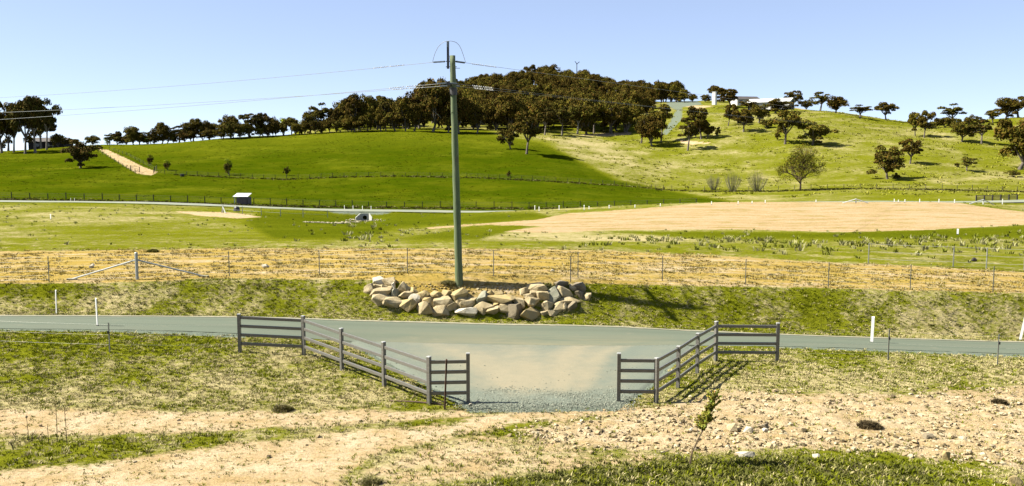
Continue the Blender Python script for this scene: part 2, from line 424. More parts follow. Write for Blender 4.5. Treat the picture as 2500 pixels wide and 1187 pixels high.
# ------------------------------------------------------------------ ground mesh
def ground_material():
    m = bpy.data.materials.new('ground'); nt, N, L, b = nodes_of(m)
    b.inputs['Roughness'].default_value = 0.95; b.inputs['Specular IOR Level'].default_value = 0.0
    A = N.new('ShaderNodeAttribute'); A.attribute_name = 'ma'
    B = N.new('ShaderNodeAttribute'); B.attribute_name = 'mb'
    sa = N.new('ShaderNodeSeparateColor'); L.new(A.outputs['Color'], sa.inputs[0])
    sb = N.new('ShaderNodeSeparateColor'); L.new(B.outputs['Color'], sb.inputs[0])
    dirt, lush, straw = sa.outputs[0], sa.outputs[1], sa.outputs[2]
    grav, field, strip = sb.outputs[0], sb.outputs[1], sb.outputs[2]
    dark = B.outputs['Alpha']
    n_l = noise(nt, 0.12, 4, 0.6)            # tens of metres
    n_m = noise(nt, 0.9, 6, 0.65)
    n_s = noise(nt, 5.5, 6, 0.7, stretch=(0.7, 1.25, 1.0))
    n_f = noise(nt, 22.0, 3, 0.65)
    # green sward
    lushv = mth(nt, 'MULTIPLY', lush, ramp(nt, noise(nt, 0.05, 6, 0.7), 0.15, 0.55))
    g = mixc(nt, lushv, (0.205, 0.215, 0.012), (0.048, 0.078, 0.0008))
    g = mixc(nt, mth(nt, 'MULTIPLY', ramp(nt, noise(nt, 0.16, 7, 0.72, stretch=(0.6, 1.0, 1.0)), 0.42, 0.66), 0.45), g, (0.115, 0.125, 0.003))
    g = mixc(nt, mth(nt, 'MULTIPLY', ramp(nt, n_s, 0.42, 0.68), 0.55), g, (0.040, 0.050, 0.002))  # shade in gaps between tufts put into the colour, with finer flecks below
    g = mixc(nt, mth(nt, 'MULTIPLY', ramp(nt, n_f, 0.50, 0.66), 0.6), g, (0.030, 0.036, 0.002))
    g = mixc(nt, mth(nt, 'MULTIPLY', dark, 0.5), g, (0.12, 0.125, 0.018))
    g = mixc(nt, mth(nt, 'MULTIPLY', ramp(nt, noise(nt, 0.55, 8, 0.75, stretch=(0.45, 1.3, 1.0)), 0.47, 0.66), 0.40), g, (0.100, 0.115, 0.003))
    g = mixc(nt, mth(nt, 'MULTIPLY', ramp(nt, noise(nt, 0.3, 6, 0.7, stretch=(0.5, 1.5, 1.0)), 0.55, 0.70), 0.35), g, (0.045, 0.055, 0.004))
    # dead straw
    s_ = mixc(nt, n_m, (0.40, 0.325, 0.145), (0.52, 0.44, 0.235))
    k = mth(nt, 'ADD', straw, mth(nt, 'MULTIPLY', mth(nt, 'SUBTRACT', n_s, 0.5), 1.15))
    k = mth(nt, 'ADD', k, mth(nt, 'MULTIPLY', mth(nt, 'SUBTRACT', n_m, 0.5), 0.65))
    k = mth(nt, 'ADD', k, mth(nt, 'MULTIPLY', mth(nt, 'SUBTRACT', n_f, 0.5), 0.5))
    grass = mixc(nt, ramp(nt, k, 0.34, 0.74), g, s_)
    # bare earth
    e = mixc(nt, ramp(nt, n_m, 0.35, 0.68), (0.50, 0.365, 0.195), (0.62, 0.49, 0.315))
    e = mixc(nt, mth(nt, 'MULTIPLY', ramp(nt, noise(nt, 1.1, 8, 0.72, stretch=(0.35, 1.5, 1.0)), 0.50, 0.64), 0.55), e, (0.42, 0.29, 0.12))
    e = mixc(nt, mth(nt, 'MULTIPLY', strip, mth(nt, 'MULTIPLY', ramp(nt, noise(nt, 0.5, 7, 0.72, stretch=(0.4, 1.8, 1.0)), 0.36, 0.54), 0.95)), e, (0.43, 0.30, 0.065))
    e = mixc(nt, mth(nt, 'MULTIPLY', strip, mth(nt, 'MULTIPLY', ramp(nt, n_s, 0.50, 0.62), 0.5)), e, (0.20, 0.17, 0.03))
    e = mixc(nt, mth(nt, 'MULTIPLY', field, 0.95), e, mixc(nt, ramp(nt, noise(nt, 0.6, 9, 0.8, stretch=(0.25, 1.3, 1.0)), 0.46, 0.60), (0.53, 0.375, 0.22), (0.33, 0.25, 0.085)))
    e = mixc(nt, mth(nt, 'MULTIPLY', ramp(nt, n_s, 0.50, 0.68), 0.6), e, (0.25, 0.20, 0.06))
    e = mixc(nt, mth(nt, 'MULTIPLY', ramp(nt, n_f, 0.54, 0.68), 0.6), e, (0.17, 0.13, 0.045))
    d = mth(nt, 'ADD', dirt, mth(nt, 'MULTIPLY', mth(nt, 'SUBTRACT', n_s, 0.5), -1.1))
    d = mth(nt, 'ADD', d, mth(nt, 'MULTIPLY', mth(nt, 'SUBTRACT', n_m, 0.5), -1.3))
    c = mixc(nt, ramp(nt, d, 0.30, 0.66), grass, e)
    # gravel
    gr = mixc(nt, n_f, (0.115, 0.145, 0.11), (0.24, 0.27, 0.205))
    gd = mth(nt, 'ADD', grav, mth(nt, 'MULTIPLY', mth(nt, 'SUBTRACT', n_s, 0.5), 0.9))
    c = mixc(nt, ramp(nt, gd, 0.4, 0.6), c, gr)
    L.new(c, b.inputs['Base Color'])
    h = mth(nt, 'ADD', mth(nt, 'MULTIPLY', n_s, 1.0), mth(nt, 'MULTIPLY', n_f, 0.35))
    bump(nt, b, h, 0.8, 0.11)
    return m
M_GROUND = ground_material()

def road_edges(u):
    """near and far edge of the sealed road at view slope u (plan depth)"""
    return np.interp(u, UK, [32.4] * len(UK)), np.interp(u, UK, [36.0] * len(UK))
def build_ground():
    rows = np.concatenate([np.linspace(2.1, 16.5, 40), np.linspace(16.7, 46, 400), np.exp(np.linspace(math.log(46.2), math.log(170), 210)),
                           np.exp(np.linspace(math.log(171), math.log(760), 150)), np.exp(np.linspace(math.log(780), math.log(9000), 20))])
    us = np.linspace(-0.82, 0.82, 560)
    V, U = np.meshgrid(rows, us, indexing='ij')
    Y = V; X = U * (V + 1.5)
    Z = zf(X, Y)
    R = regions(X, Y, Z)
    pt = patchy(X, Y)
    near = 1 - sstep(45, 70, Y)
    onroad = sstep(32.3, 32.5, Y) * (1 - sstep(35.8, 36.0, Y))
    apr = pmask(R['px'], R['py'], APRON_L + APRON_R[::-1], 9) * (1 - sstep(33.2, 33.6, Y))
    calm = np.maximum(onroad, apr)
    amp = near * (0.07 + 0.03 * R['clod'] + 0.04 * R['bank']) * (1 - calm) * (1 - 0.65 * R['dirt'] * (1 - R['clod'])) + (1 - near) * 0.16
    Z = Z + amp * (fbm(X * 2.6, Y * 2.6, 3) - 0.5) * np.where(near > 0.5, 1, 0.6)
    Z = Z + near * R['clod'] * 0.07 * (fbm(X * 6.0, Y * 6.0, 2) - 0.5)
    Z = Z - 0.07 * sstep(0.9, 1.0, calm)
    # the far road bed
    Z = np.where((Y > 142.5) & (Y < 149.5), Z - 0.35, Z)
    st = np.clip(R['straw'] + (pt - 0.5) * (0.75 * (1 - R['lush'] * 0.6)), 0, 1) * (1 - 0.72 * R['lush'])
    dirt = np.clip(R['dirt'] + (pt - 0.5) * 0.7 * (R['dirt'] > 0.02) * (1 - R['field']) - 0.10 * (R['strip'] > 0.5) * (pt > 0.5), 0, 1)
    n, k = Y.shape
    verts = np.stack([X.ravel(), Y.ravel(), Z.ravel()], 1)
    i = np.arange((n - 1) * k).reshape(n - 1, k)[:, :-1].ravel()
    faces = np.stack([i, i + 1, i + 1 + k, i + k], 1)
    ma = np.stack([dirt.ravel(), R['lush'].ravel(), st.ravel()], 1)
    mb = np.stack([R['gravel'].ravel(), R['field'].ravel(), R['strip'].ravel(), np.maximum(R['dark'], R['midlow'] * 0.4).ravel()], 1)
    me = np_mesh('ground', verts, faces, M_GROUND, True, {'ma': ma, 'mb': mb})
    o = bpy.data.objects.new('ground', me); link(o)
    props(o, 'rolling pasture and bare sandy ground reaching to the hills', 'ground', kind='structure')
build_ground()

# ------------------------------------------------------------------ roads
def sealed_material(name, c1, c2, c3):
    m = bpy.data.materials.new(name); nt, N, L, b = nodes_of(m)
    b.inputs['Roughness'].default_value = 0.95; b.inputs['Specular IOR Level'].default_value = 0.1
    n1 = noise(nt, 60, 3, 0.7); n2 = noise(nt, 0.6, 4, 0.6, stretch=(0.3, 1.6, 1))
    c = mixc(nt, n1, c1, c2)
    c = mixc(nt, mth(nt, 'MULTIPLY', ramp(nt, n2, 0.4, 0.65), 0.5), c, c3)
    tc = N.new('ShaderNodeTexCoord'); sp = N.new('ShaderNodeSeparateXYZ'); L.new(tc.outputs['Object'], sp.inputs[0])
    w = mth(nt, 'SINE', mth(nt, 'ADD', mth(nt, 'MULTIPLY', mth(nt, 'SUBTRACT', sp.outputs['Y'], 33.2), 3.9), mth(nt, 'MULTIPLY', n2, 0.8)))
    c = mixc(nt, mth(nt, 'MULTIPLY', ramp(nt, w, 0.0, 1.0), 0.28), c, c1)
    c = mixc(nt, mth(nt, 'MULTIPLY', ramp(nt, noise(nt, 1.4, 6, 0.7), 0.56, 0.72), 0.4), c, (0.23, 0.22, 0.155))
    # sandy dust that wheels drag out of the driveway
    ax_ = mth(nt, 'ABSOLUTE', mth(nt, 'SUBTRACT', sp.outputs['X'], 0.6))
    du = mth(nt, 'MULTIPLY', ramp(nt, mth(nt, 'MULTIPLY', ax_, -1.0), -9.0, -1.5), ramp(nt, mth(nt, 'MULTIPLY', sp.outputs['Y'], -1.0), -35.6, -32.3))
    du = mth(nt, 'MULTIPLY', du, ramp(nt, noise(nt, 0.9, 6, 0.7, stretch=(0.35, 1.8, 1.0)), 0.28, 0.62))
    c = mixc(nt, mth(nt, 'MULTIPLY', du, 0.6), c, (0.275, 0.245, 0.15))
    L.new(c, b.inputs['Base Color']); bump(nt, b, n1, 0.5, 0.01)
    return m
M_ROAD = sealed_material('chip_seal', (0.103, 0.130, 0.094), (0.195, 0.220, 0.160), (0.160, 0.172, 0.124))
def strip_mesh(name, left, right, mat, nx, lift, thick=0.0, bow=0.0):
    """sheet between two plan curves (lists of (x, y)), lying on the ground"""
    left = np.array(left, float); right = np.array(right, float); n = len(left)
    V = []
    for i in range(n):
        for j in range(nx + 1):
            t = j / nx; p = left[i] * (1 - t) + right[i] * t; V.append((p[0], p[1]))
    V = np.array(V); t = np.tile(np.arange(nx + 1) / nx, n)
    Z = zf(V[:, 0], V[:, 1]) + lift + bow * 4 * t * (1 - t)
    F_ = [(i * (nx + 1) + j, (i + 1) * (nx + 1) + j, (i + 1) * (nx + 1) + j + 1, i * (nx + 1) + j + 1) for i in range(n - 1) for j in range(nx)]
    return np_mesh(name, np.column_stack([V, Z]), F_, mat, True)
us = np.linspace(-0.95, 0.95, 420)
wob = lambda u, s: 0.10 * (fbm(np.array(u) * 60 + s, np.array(u) * 0 + s, 3) - 0.5)
ln = [(u * 32.4, 32.4 + wob([u], 3)[0]) for u in us]; lf = [(u * 36.0, 36.0 + wob([u], 8)[0]) for u in us]
o = bpy.data.objects.new('road', strip_mesh('road', lf, ln, M_ROAD, 24, 0.012, bow=0.03)); link(o)
props(o, 'grey chip sealed country road passing the gateway', 'road', kind='structure')
# pale worn edge of the seal on its far side
edge = [(u * 36.05, 36.16 + 1.4 * wob([u], 21)[0]) for u in us]; edge2 = [(u * 35.9, 35.88 + wob([u], 5)[0]) for u in us]
M_EDGE = simple('road_edge', (0.36, 0.32, 0.21), (0.24, 0.24, 0.16), 6, 0.95)
o = bpy.data.objects.new('road_edge', strip_mesh('road_edge', edge, edge2, M_EDGE, 3, 0.030)); link(o)
props(o, 'narrow pale gravel edge along the far side of the road', 'road edge', kind='structure')

def driveway_material():
    m = bpy.data.materials.new('driveway'); nt, N, L, b = nodes_of(m)
    b.inputs['Roughness'].default_value = 0.92
    A = N.new('ShaderNodeAttribute'); A.attribute_name = 'wear'
    s = N.new('ShaderNodeSeparateColor'); L.new(A.outputs['Color'], s.inputs[0])
    n1 = noise(nt, 45, 3, 0.7); n2 = noise(nt, 3.0, 5, 0.6); n3 = noise(nt, 0.7, 3, 0.5)
    g = mixc(nt, n1, (0.105, 0.131, 0.095), (0.195, 0.218, 0.158))
    e = mixc(nt, n2, (0.275, 0.245, 0.15), (0.315, 0.27, 0.165))
    f = mth(nt, 'ADD', s.outputs[0], mth(nt, 'MULTIPLY', mth(nt, 'SUBTRACT', n2, 0.5), 0.5))
    f = mth(nt, 'ADD', f, mth(nt, 'MULTIPLY', mth(nt, 'SUBTRACT', n1, 0.5), 0.35))
    f = mth(nt, 'ADD', f, mth(nt, 'MULTIPLY', mth(nt, 'SUBTRACT', n3, 0.5), 0.5))
    L.new(mixc(nt, ramp(nt, f, 0.0, 1.05), g, e), b.inputs['Base Color'])
    bump(nt, b, n1, 0.7, 0.02)
    return m
M_DRIVE = driveway_material()
def build_driveway():
    def dense(pts, n):
        w = np.array([at(*p)[:2] for p in pts]); s = np.linspace(0, 1, len(w)); q = np.linspace(0, 1, n)
        return np.column_stack([pchip(s, w[:, 0], q), pchip(s, w[:, 1], q)])
    a = dense(APRON_L, 90); b_ = dense(APRON_R, 90)
    # first row runs along the road's near edge
    for arr in (a, b_): arr[:, 1] = np.minimum(arr[:, 1], 32.52)
    a += np.column_stack([0.16 * (fbm(np.arange(90) * 0.22, np.zeros(90), 3) - 0.5)] * 2)
    b_ += np.column_stack([0.16 * (fbm(np.arange(90) * 0.22, np.ones(90) * 7, 3) - 0.5)] * 2)
    nx = 90; V = []; W = []
    for i in range(90):
        for j in range(nx + 1):
            t = j / nx; p = a[i] * (1 - t) + b_[i] * t; s = i / 89
            V.append(p)
            # earth carried in by wheels: two curved tracks and the middle of the throat
            edge_ = min(t, 1 - t) / 0.5
            c = min(1, edge_ * 1.5) * min(1, 0.35 + s / 0.5) * (0.62 if s < 0.78 else 0.62 * max(0, 1 - (s - 0.78) / 0.13))
            c += 0.45 * math.exp(-((t - 0.45) / 0.16) ** 2) * math.exp(-((s - 0.66) / 0.2) ** 2)
            k = 0
            for t0, t1, am in ((0.86, 0.66, 0.5), (0.74, 0.57, 0.5), (0.64, 0.50, -0.35), (0.20, 0.36, 0.35), (0.34, 0.46, -0.3), (0.92, 0.74, -0.4)):
                k += 0.8 * am * math.exp(-((t - (t0 + (t1 - t0) * math.sqrt(s))) / 0.035) ** 2) * (1 - s) ** 0.7
            W.append((min(1, max(0, c + k)), 0, 0))
    V = np.array(V)
    tt_ = np.tile(np.arange(nx + 1) / nx, 90); ss_ = np.repeat(np.arange(90) / 89, nx + 1)
    ed = np.minimum(np.minimum(tt_, 1 - tt_) / 0.05, (1 - ss_) / 0.06)
    Z = zf(V[:, 0], V[:, 1]) - 0.05 + 0.084 * sstep(0, 1, ed) + 0.02 * (fbm(V[:, 0] * 1.5, V[:, 1] * 1.5, 2) - 0.5)
    F_ = [(i * (nx + 1) + j, (i + 1) * (nx + 1) + j, (i + 1) * (nx + 1) + j + 1, i * (nx + 1) + j + 1) for i in range(89) for j in range(nx)]
    me = np_mesh('driveway', np.column_stack([V, Z]), F_, M_DRIVE, True, {'wear': np.array(W)})
    o = bpy.data.objects.new('driveway', me); link(o)
    props(o, 'flared gravel driveway with sandy wheel tracks between the rail fences', 'driveway', kind='structure')
build_driveway()
# far road across the valley
M_FROAD = simple('far_road', (0.21, 0.23, 0.16), (0.27, 0.28, 0.20), 0.3, 0.9)
xs = np.linspace(-150, 160, 200)
o = bpy.data.objects.new('far_road', strip_mesh('far_road', [(x, 149.2) for x in xs], [(x, 143.2) for x in xs], M_FROAD, 6, 0.10, bow=0.1)); link(o)
props(o, 'pale narrow road across the valley at the foot of the green hill', 'road', kind='structure')

# ------------------------------------------------------------------ small plants and loose stuff joined into 'stuff' meshes
def tuft_proto(seed, blades, h, spread, w, lean=0.6, segs=1):
    r = random.Random(seed); V = []; Fc = []
    for k in range(blades):
        a = r.uniform(0, 2 * math.pi); d = r.uniform(0, spread) ** 1.0
        bx, by = d * math.cos(a) * 0.5, d * math.sin(a) * 0.5
        hh = h * r.uniform(0.55, 1.15); ln_ = lean * r.uniform(0.3, 1.2) * hh; a2 = a + r.uniform(-0.9, 0.9)
        tx, ty = bx + ln_ * math.cos(a2), by + ln_ * math.sin(a2)
        pa = a2 + math.pi / 2 + r.uniform(-0.6, 0.6); wx, wy = w * math.cos(pa) / 2, w * math.sin(pa) / 2
        n = len(V)
        mx, my = bx + (tx - bx) * 0.4, by + (ty - by) * 0.4
        V += [(bx - wx, by - wy, -0.01), (bx + wx, by + wy, -0.01), (mx - wx * .8, my - wy * .8, hh * 0.62), (mx + wx * .8, my + wy * .8, hh * 0.62), (tx, ty, hh)]
        Fc += [(n, n + 1, n + 3), (n, n + 3, n + 2), (n + 2, n + 3, n + 4)]
    return np.array(V), np.array(Fc)
def scatter_mesh(protos, X, Y, Z, S, tint, seed=0, rz=None, sz=None):
    """copies of small prototype meshes joined into one"""
    r = np.random.default_rng(seed); N_ = len(X)
    which = r.integers(0, len(protos), N_); rot = r.uniform(0, 2 * math.pi, N_) if rz is None else rz
    VV = []; FF = []; CC = []; off = 0
    sz = S if sz is None else sz
    for q, (pv, pf) in enumerate(protos):
        ix = np.nonzero(which == q)[0]
        if not len(ix): continue
        c, s = np.cos(rot[ix])[:, None], np.sin(rot[ix])[:, None]
        x = (pv[:, 0] * c - pv[:, 1] * s) * S[ix][:, None] + X[ix][:, None]
        y = (pv[:, 0] * s + pv[:, 1] * c) * S[ix][:, None] + Y[ix][:, None]
        z = pv[:, 2] * sz[ix][:, None] + Z[ix][:, None]
        VV.append(np.stack([x, y, z], 2).reshape(-1, 3))
        FF.append((pf[None] + (np.arange(len(ix)) * len(pv))[:, None, None] + off).reshape(-1, 3))
        CC.append(np.repeat(tint[ix], len(pv), axis=0)); off += len(ix) * len(pv)
    return np.concatenate(VV), np.concatenate(FF), np.concatenate(CC)
def rand_ground(n, y0, y1, seed, umax=0.68):
    r = np.random.default_rng(seed)
    Y = np.sqrt(r.uniform(y0 ** 2, y1 ** 2, n)); X = r.uniform(-umax, umax, n) * Y
    return X, Y, r
M_BLADE = tinted('grass_blades', 0.9, 0.02, 0.12)
def stuff(name, label, cat, verts, faces, cols, mat):
    me = np_mesh(name, verts, faces, mat, False, {'tint': cols})
    return single(name, me, label, cat, kind='stuff')
def off_road(R, Y):
    onroad = (Y > 32.1) & (Y < 36.25)
    apr = pmask(R['px'], R['py'], APRON_L + APRON_R[::-1], 4) > 0.5
    return ~(onroad | apr)

def near_grass():
    X, Y, r = rand_ground(120000, 17.2, 42.0, 5)
    Z = zf(X, Y); R = regions(X, Y, Z); pt = patchy(X, Y)
    pr = (1 - R['dirt']) * (1 - R['gravel']) + 0.20 * R['dirt']
    pr = pr * np.where(R['dark'] > 0.4, 0.75, 0.62) * np.where(R['midlow'] > 0.3, 0.6, 1) * np.where(R['strip'] > 0.5, 0.5, 1)
    keep = (r.random(len(X)) < pr) & off_road(R, Y)
    X, Y, Z, pt = X[keep], Y[keep], Z[keep], pt[keep]; R = {k: v[keep] for k, v in R.items()}
    n = len(X)
    st = np.clip(R['straw'] + (pt - 0.5) * 1.2, 0, 1)
    fine = r.random(n)
    isstraw = (fine < st * 0.95)
    gt = r.random(n); green = np.stack([0.11 + 0.13 * gt, 0.135 + 0.125 * gt, 0.004 + 0.012 * gt], 1)
    gs = r.random(n); straw = np.stack([0.42 + 0.22 * gs, 0.36 + 0.19 * gs, 0.16 + 0.12 * gs], 1)
    c = np.where(isstraw[:, None], straw, green)
    dk = (R['dark'] * (r.random(n) < 0.75 * np.clip(0.4 + pt * 1.2, 0, 1)))[:, None]
    c = c * (1 - dk) + dk * np.stack([0.105 + 0.22 * gt ** 3, 0.112 + 0.19 * gt ** 3, 0.024 + 0.08 * gt ** 3], 1)
    S = (0.55 + 0.85 * r.random(n)) * (1 - 0.3 * R['dirt']) * (1 + 0.5 * R['dark'] + 0.2 * R['midlow'] + 0.1 * R['front'])
    protos = [tuft_proto(i, 9, 0.060, 0.16, 0.020, 1.1) for i in range(6)]
    return scatter_mesh(protos, X, Y, Z - 0.005, S, c, 2)
v, f, c = near_grass()
stuff('grass', 'short green and straw coloured grass growing either side of the road', 'grass', v, f, c, M_BLADE)

def mid_grass():
    """tussocks in the rough hollow behind the bare strip and over the right hillside"""
    X, Y, r = rand_ground(30000, 46, 138, 15, 0.66)
    Z = zf(X, Y); R = regions(X, Y, Z); pt = patchy(X, Y)
    big = pmask(R['px'], R['py'], [(1380, 600), (1560, 575), (2000, 578), (2500, 568), (3400, 570), (3400, 640), (2500, 630), (1900, 625)], 15)
    gul = pmask(R['px'], R['py'], [(740, 560), (860, 545), (1000, 560), (1000, 580), (800, 600)], 12)
    pr = (0.03 + 0.17 * np.maximum(big, gul)) * (1 - R['dirt']) * (0.3 + 1.2 * (pt > 0.5)) * (1 - 0.5 * R['lush'])
    keep = r.random(len(X)) < pr
    X, Y, Z = X[keep], Y[keep], Z[keep]; big = np.maximum(big, gul)[keep]; n = len(X)
    t = r.random(n)[:, None]
    a = np.array([0.20, 0.22, 0.03]); b = np.array([0.40, 0.38, 0.17]); d = np.array([0.15, 0.16, 0.02])
    c = np.where(t < 0.45, a, np.where(t < 0.9, b * (0.7 + 0.5 * r.random((n, 1))), d))
    S = (0.4 + 0.6 * r.random(n)) * (1 + 0.55 * big)
    protos = [tuft_proto(40 + i, 12, 0.26, 0.5, 0.07, 0.8) for i in range(5)]
    return scatter_mesh(protos, X, Y, Z - 0.02, S, c, 4)
v, f, c = mid_grass()
stuff('tussocks', 'pale rough tussock grass in the hollow behind the bare strip', 'grass', v, f, c, M_BLADE)
def hill_grass():
    X, Y, r = rand_ground(26000, 165, 420, 16, 0.62)
    Z = zf(X, Y); R = regions(X, Y, Z); pt = fbm(X * 0.12, Y * 0.12, 3)
    keep = (r.random(len(X)) < 0.45 * (pt > 0.46)) & (R['lush'] < 0.3) & (X / Y > 0.02) & (R['dirt'] < 0.3)
    X, Y, Z = X[keep], Y[keep], Z[keep]; n = len(X); t = r.random(n)[:, None]
    a = np.array([0.24, 0.255, 0.015]); b = np.array([0.42, 0.39, 0.07])
    c = a + (b - a) * t
    protos = [tuft_proto(60 + i, 8, 0.30, 1.1, 0.22, 1.2) for i in range(4)]
    return scatter_mesh(protos, X, Y, Z - 0.05, 0.7 + 0.9 * r.random(n), c, 6)
v, f, c = hill_grass()
stuff('hill_tussocks', 'yellow green tussock grass on the far right hillside', 'grass', v, f, c, M_BLADE)

def pasture_grain():
    X, Y, r = rand_ground(26000, 152, 345, 19, 0.62)
    Z = zf(X, Y); R = regions(X, Y, Z); n0 = fbm(X * 0.1, Y * 0.1, 3)
    keep = (R['lush'] > 0.3) & (r.random(len(X)) < 0.2 + 0.8 * (n0 > 0.5)); X, Y, Z = X[keep], Y[keep], Z[keep]; n = len(X); t = r.random(n)[:, None]
    c = np.where(t < 0.5, np.array([0.075, 0.105, 0.002]), np.where(t < 0.85, np.array([0.105, 0.118, 0.004]), np.array([0.045, 0.065, 0.002]))) * (0.8 + 0.4 * r.random((n, 1)))
    protos = [tuft_proto(160 + i, 7, 0.07, 0.9, 0.16, 1.6) for i in range(4)]
    return scatter_mesh(protos, X, Y, Z - 0.02, 0.6 + 0.9 * r.random(n), c, 16)
v, f, c = pasture_grain()
stuff('pasture', 'short uneven pasture tufts all over the green hill', 'grass', v, f, c, M_BLADE)

# loose clods and stones
def stone_proto(seed, pts=14, flat=0.7):
    r = random.Random(seed); bm = bmesh.new()
    for k in range(pts):
        d = Vector((r.gauss(0, 1), r.gauss(0, 1), r.gauss(0, 1))).normalized() * r.uniform(0.75, 1.1)
        bm.verts.new((d.x, d.y * r.uniform(0.8, 1.0), d.z * flat))
    g = bmesh.ops.convex_hull(bm, input=bm.verts)
    bmesh.ops.delete(bm, geom=[e for e in g['geom_interior'] if isinstance(e, bmesh.types.BMVert)], context='VERTS')
    bmesh.ops.triangulate(bm, faces=bm.faces)
    bmesh.ops.recalc_face_normals(bm, faces=bm.faces)
    bm.verts.index_update()
    V = np.array([v.co[:] for v in bm.verts]); Fc = np.array([[v.index for v in f.verts] for f in bm.faces]); bm.free()
    return V, Fc
STONES = [stone_proto(100 + i, 12) for i in range(8)]
M_STONE = tinted('stones', 0.9, 0.2)
def clods():
    X, Y, r = rand_ground(60000, 17.2, 30, 25, 0.66)
    Z = zf(X, Y); R = regions(X, Y, Z)
    keep = (r.random(len(X)) < (0.42 * R['clod'] * (0.3 + 1.4 * (fbm(X * 0.7, Y * 0.7, 3) > 0.47)) + 0.012 * R['dirt'])) & off_road(R, Y)
    X, Y, Z = X[keep], Y[keep], Z[keep]; n = len(X)
    S = 0.012 + 0.075 * r.random(n) ** 6 + 0.024 * r.random(n)
    base = np.array([0.43, 0.33, 0.18]); pale = np.array([0.55, 0.46, 0.29]); dk = np.array([0.13, 0.10, 0.05])
    t = r.random(n)[:, None]
    c = np.where(t < 0.60, base, np.where(t < 0.88, pale, dk)) * (0.8 + 0.4 * r.random((n, 1)))
    return scatter_mesh(STONES, X, Y, Z + 0.3 * S - 0.005, S, c, 7)
v, f, c = clods()
stuff('clods', 'loose sandy clods and small stones on the bare ground', 'clods', v, f, c, M_STONE)
def gravel():
    X, Y, r = rand_ground(50000, 23.5, 29, 35, 0.30)
    Z = zf(X, Y); PX, PY = project(X, Y, Z)
    g = pmask(PX, PY, [(1120, 965), (1250, 950), (1400, 962), (1510, 955), (1560, 975), (1535, 1000), (1400, 1006), (1160, 1008), (1120, 990)], 12)
    s2 = pmask(PX, PY, APRON_L + APRON_R[::-1], 6) * 0.012
    keep = r.random(len(X)) < np.maximum(g * 0.95, s2)
    X, Y, Z = X[keep], Y[keep], Z[keep]; n = len(X)
    S = 0.012 + 0.022 * r.random(n) ** 2
    t = r.random(n)[:, None]
    c = np.array([0.19, 0.21, 0.16]) * (1 - t) + np.array([0.36, 0.37, 0.28]) * t
    return scatter_mesh(STONES[:4], X, Y, Z + 0.030 + 0.2 * S, S, c, 8)
v, f, c = gravel()
stuff('gravel', 'coarse grey green gravel spread across the gateway', 'gravel', v, f, c, M_STONE)
def strip_litter():
    """straw mulch lying on the bare strip behind the bank"""
    X, Y, r = rand_ground(50000, 38.5, 58, 45, 0.66)
    Z = zf(X, Y); R = regions(X, Y, Z)
    keep = (r.random(len(X)) < 0.42 * R['strip'] * (fbm(X * 0.8, Y * 2.2, 3) > 0.46))
    X, Y, Z = X[keep], Y[keep], Z[keep]; n = len(X); t = r.random(n)[:, None]
    c = np.where(t < 0.45, np.array([0.38, 0.28, 0.07]), np.where(t < 0.75, np.array([0.48, 0.40, 0.20]), np.array([0.18, 0.15, 0.03])))
    protos = [tuft_proto(80 + i, 7, 0.07, 0.30, 0.035, 1.8) for i in range(4)]
    return scatter_mesh(protos, X, Y, Z, 0.7 + 0.7 * r.random(n), c, 9)
v, f, c = strip_litter()
stuff('straw_mulch', 'golden straw mulch lying on the bare strip above the bank', 'straw', v, f, c, M_BLADE)

# ------------------------------------------------------------------ steel rail fences either side of the driveway
M_RAIL = simple('fence_steel', (0.16, 0.15, 0.125), (0.205, 0.195, 0.17), 9, 0.33, 0.0, detail=3, stretch=(1, 1, 4))
M_CAP = simple('fence_cap', (0.45, 0.45, 0.42), rough=0.5)
def rail_fence(label, bases, heights):
    pts = [at(*b) for b in bases]
    root = thing('rail_fence', label, 'fence', pts[0])
    def post_mesh(h):
        mb = MB(); mb.box((0, 0, h / 2 - 0.12), (0.105, 0.105, h + 0.24)); return mb.mesh('post', M_RAIL)
    cap = MB(); cap.box((0, 0, 0.008), (0.118, 0.118, 0.022), taper=0.9); capm = cap.mesh('post_cap', M_CAP)
    cache = {}
    for i, (p, h) in enumerate(zip(pts, heights)):
        q = pts[min(i + 1, len(pts) - 1)] - pts[max(i - 1, 0)]; rz = math.atan2(q.y, q.x)
        if h not in cache: cache[h] = post_mesh(h)
        po = piece('post', cache[h], root, p, rz)
        c = bpy.data.objects.new('post_cap', capm); link(c, po); c.location = (0, 0, h)
    for a, b in zip(pts[:-1], pts[1:]):
        d = (b - a); d2 = Vector((d.x, d.y, 0)).normalized()
        for k, hz in enumerate((0.32, 0.635, 0.945, 1.245)):
            mb = MB(); pa = a + Vector((0, 0, hz)) + d2 * 0.054; pb = b + Vector((0, 0, hz)) - d2 * 0.054
            L_n = (pb - pa).length
            mb.beam((0, 0, 0), pb - pa, 0.045, 0.105)
            o = mb.build('rail', M_RAIL, root, loc=pa - root.location)
            bv = o.modifiers.new('bevel', 'BEVEL'); bv.width = 0.012; bv.segments = 2
    return pts
LF = rail_fence('steel four rail wing fence with sunlit pale rails and a rusty picket before it',
           [(586, 861), (742, 868), (835, 904), (938, 943), (1048, 987), (1143, 985)], [1.36, 1.40, 1.40, 1.40, 1.40, 1.48])
RF = rail_fence('brown steel four rail wing fence with shaded rails casting striped shadows on the grass',
           [(1510, 982), (1602, 983), (1655, 948), (1702, 912), (1747, 882), (1897, 883)], [1.45, 1.32, 1.32, 1.34, 1.40, 1.36])

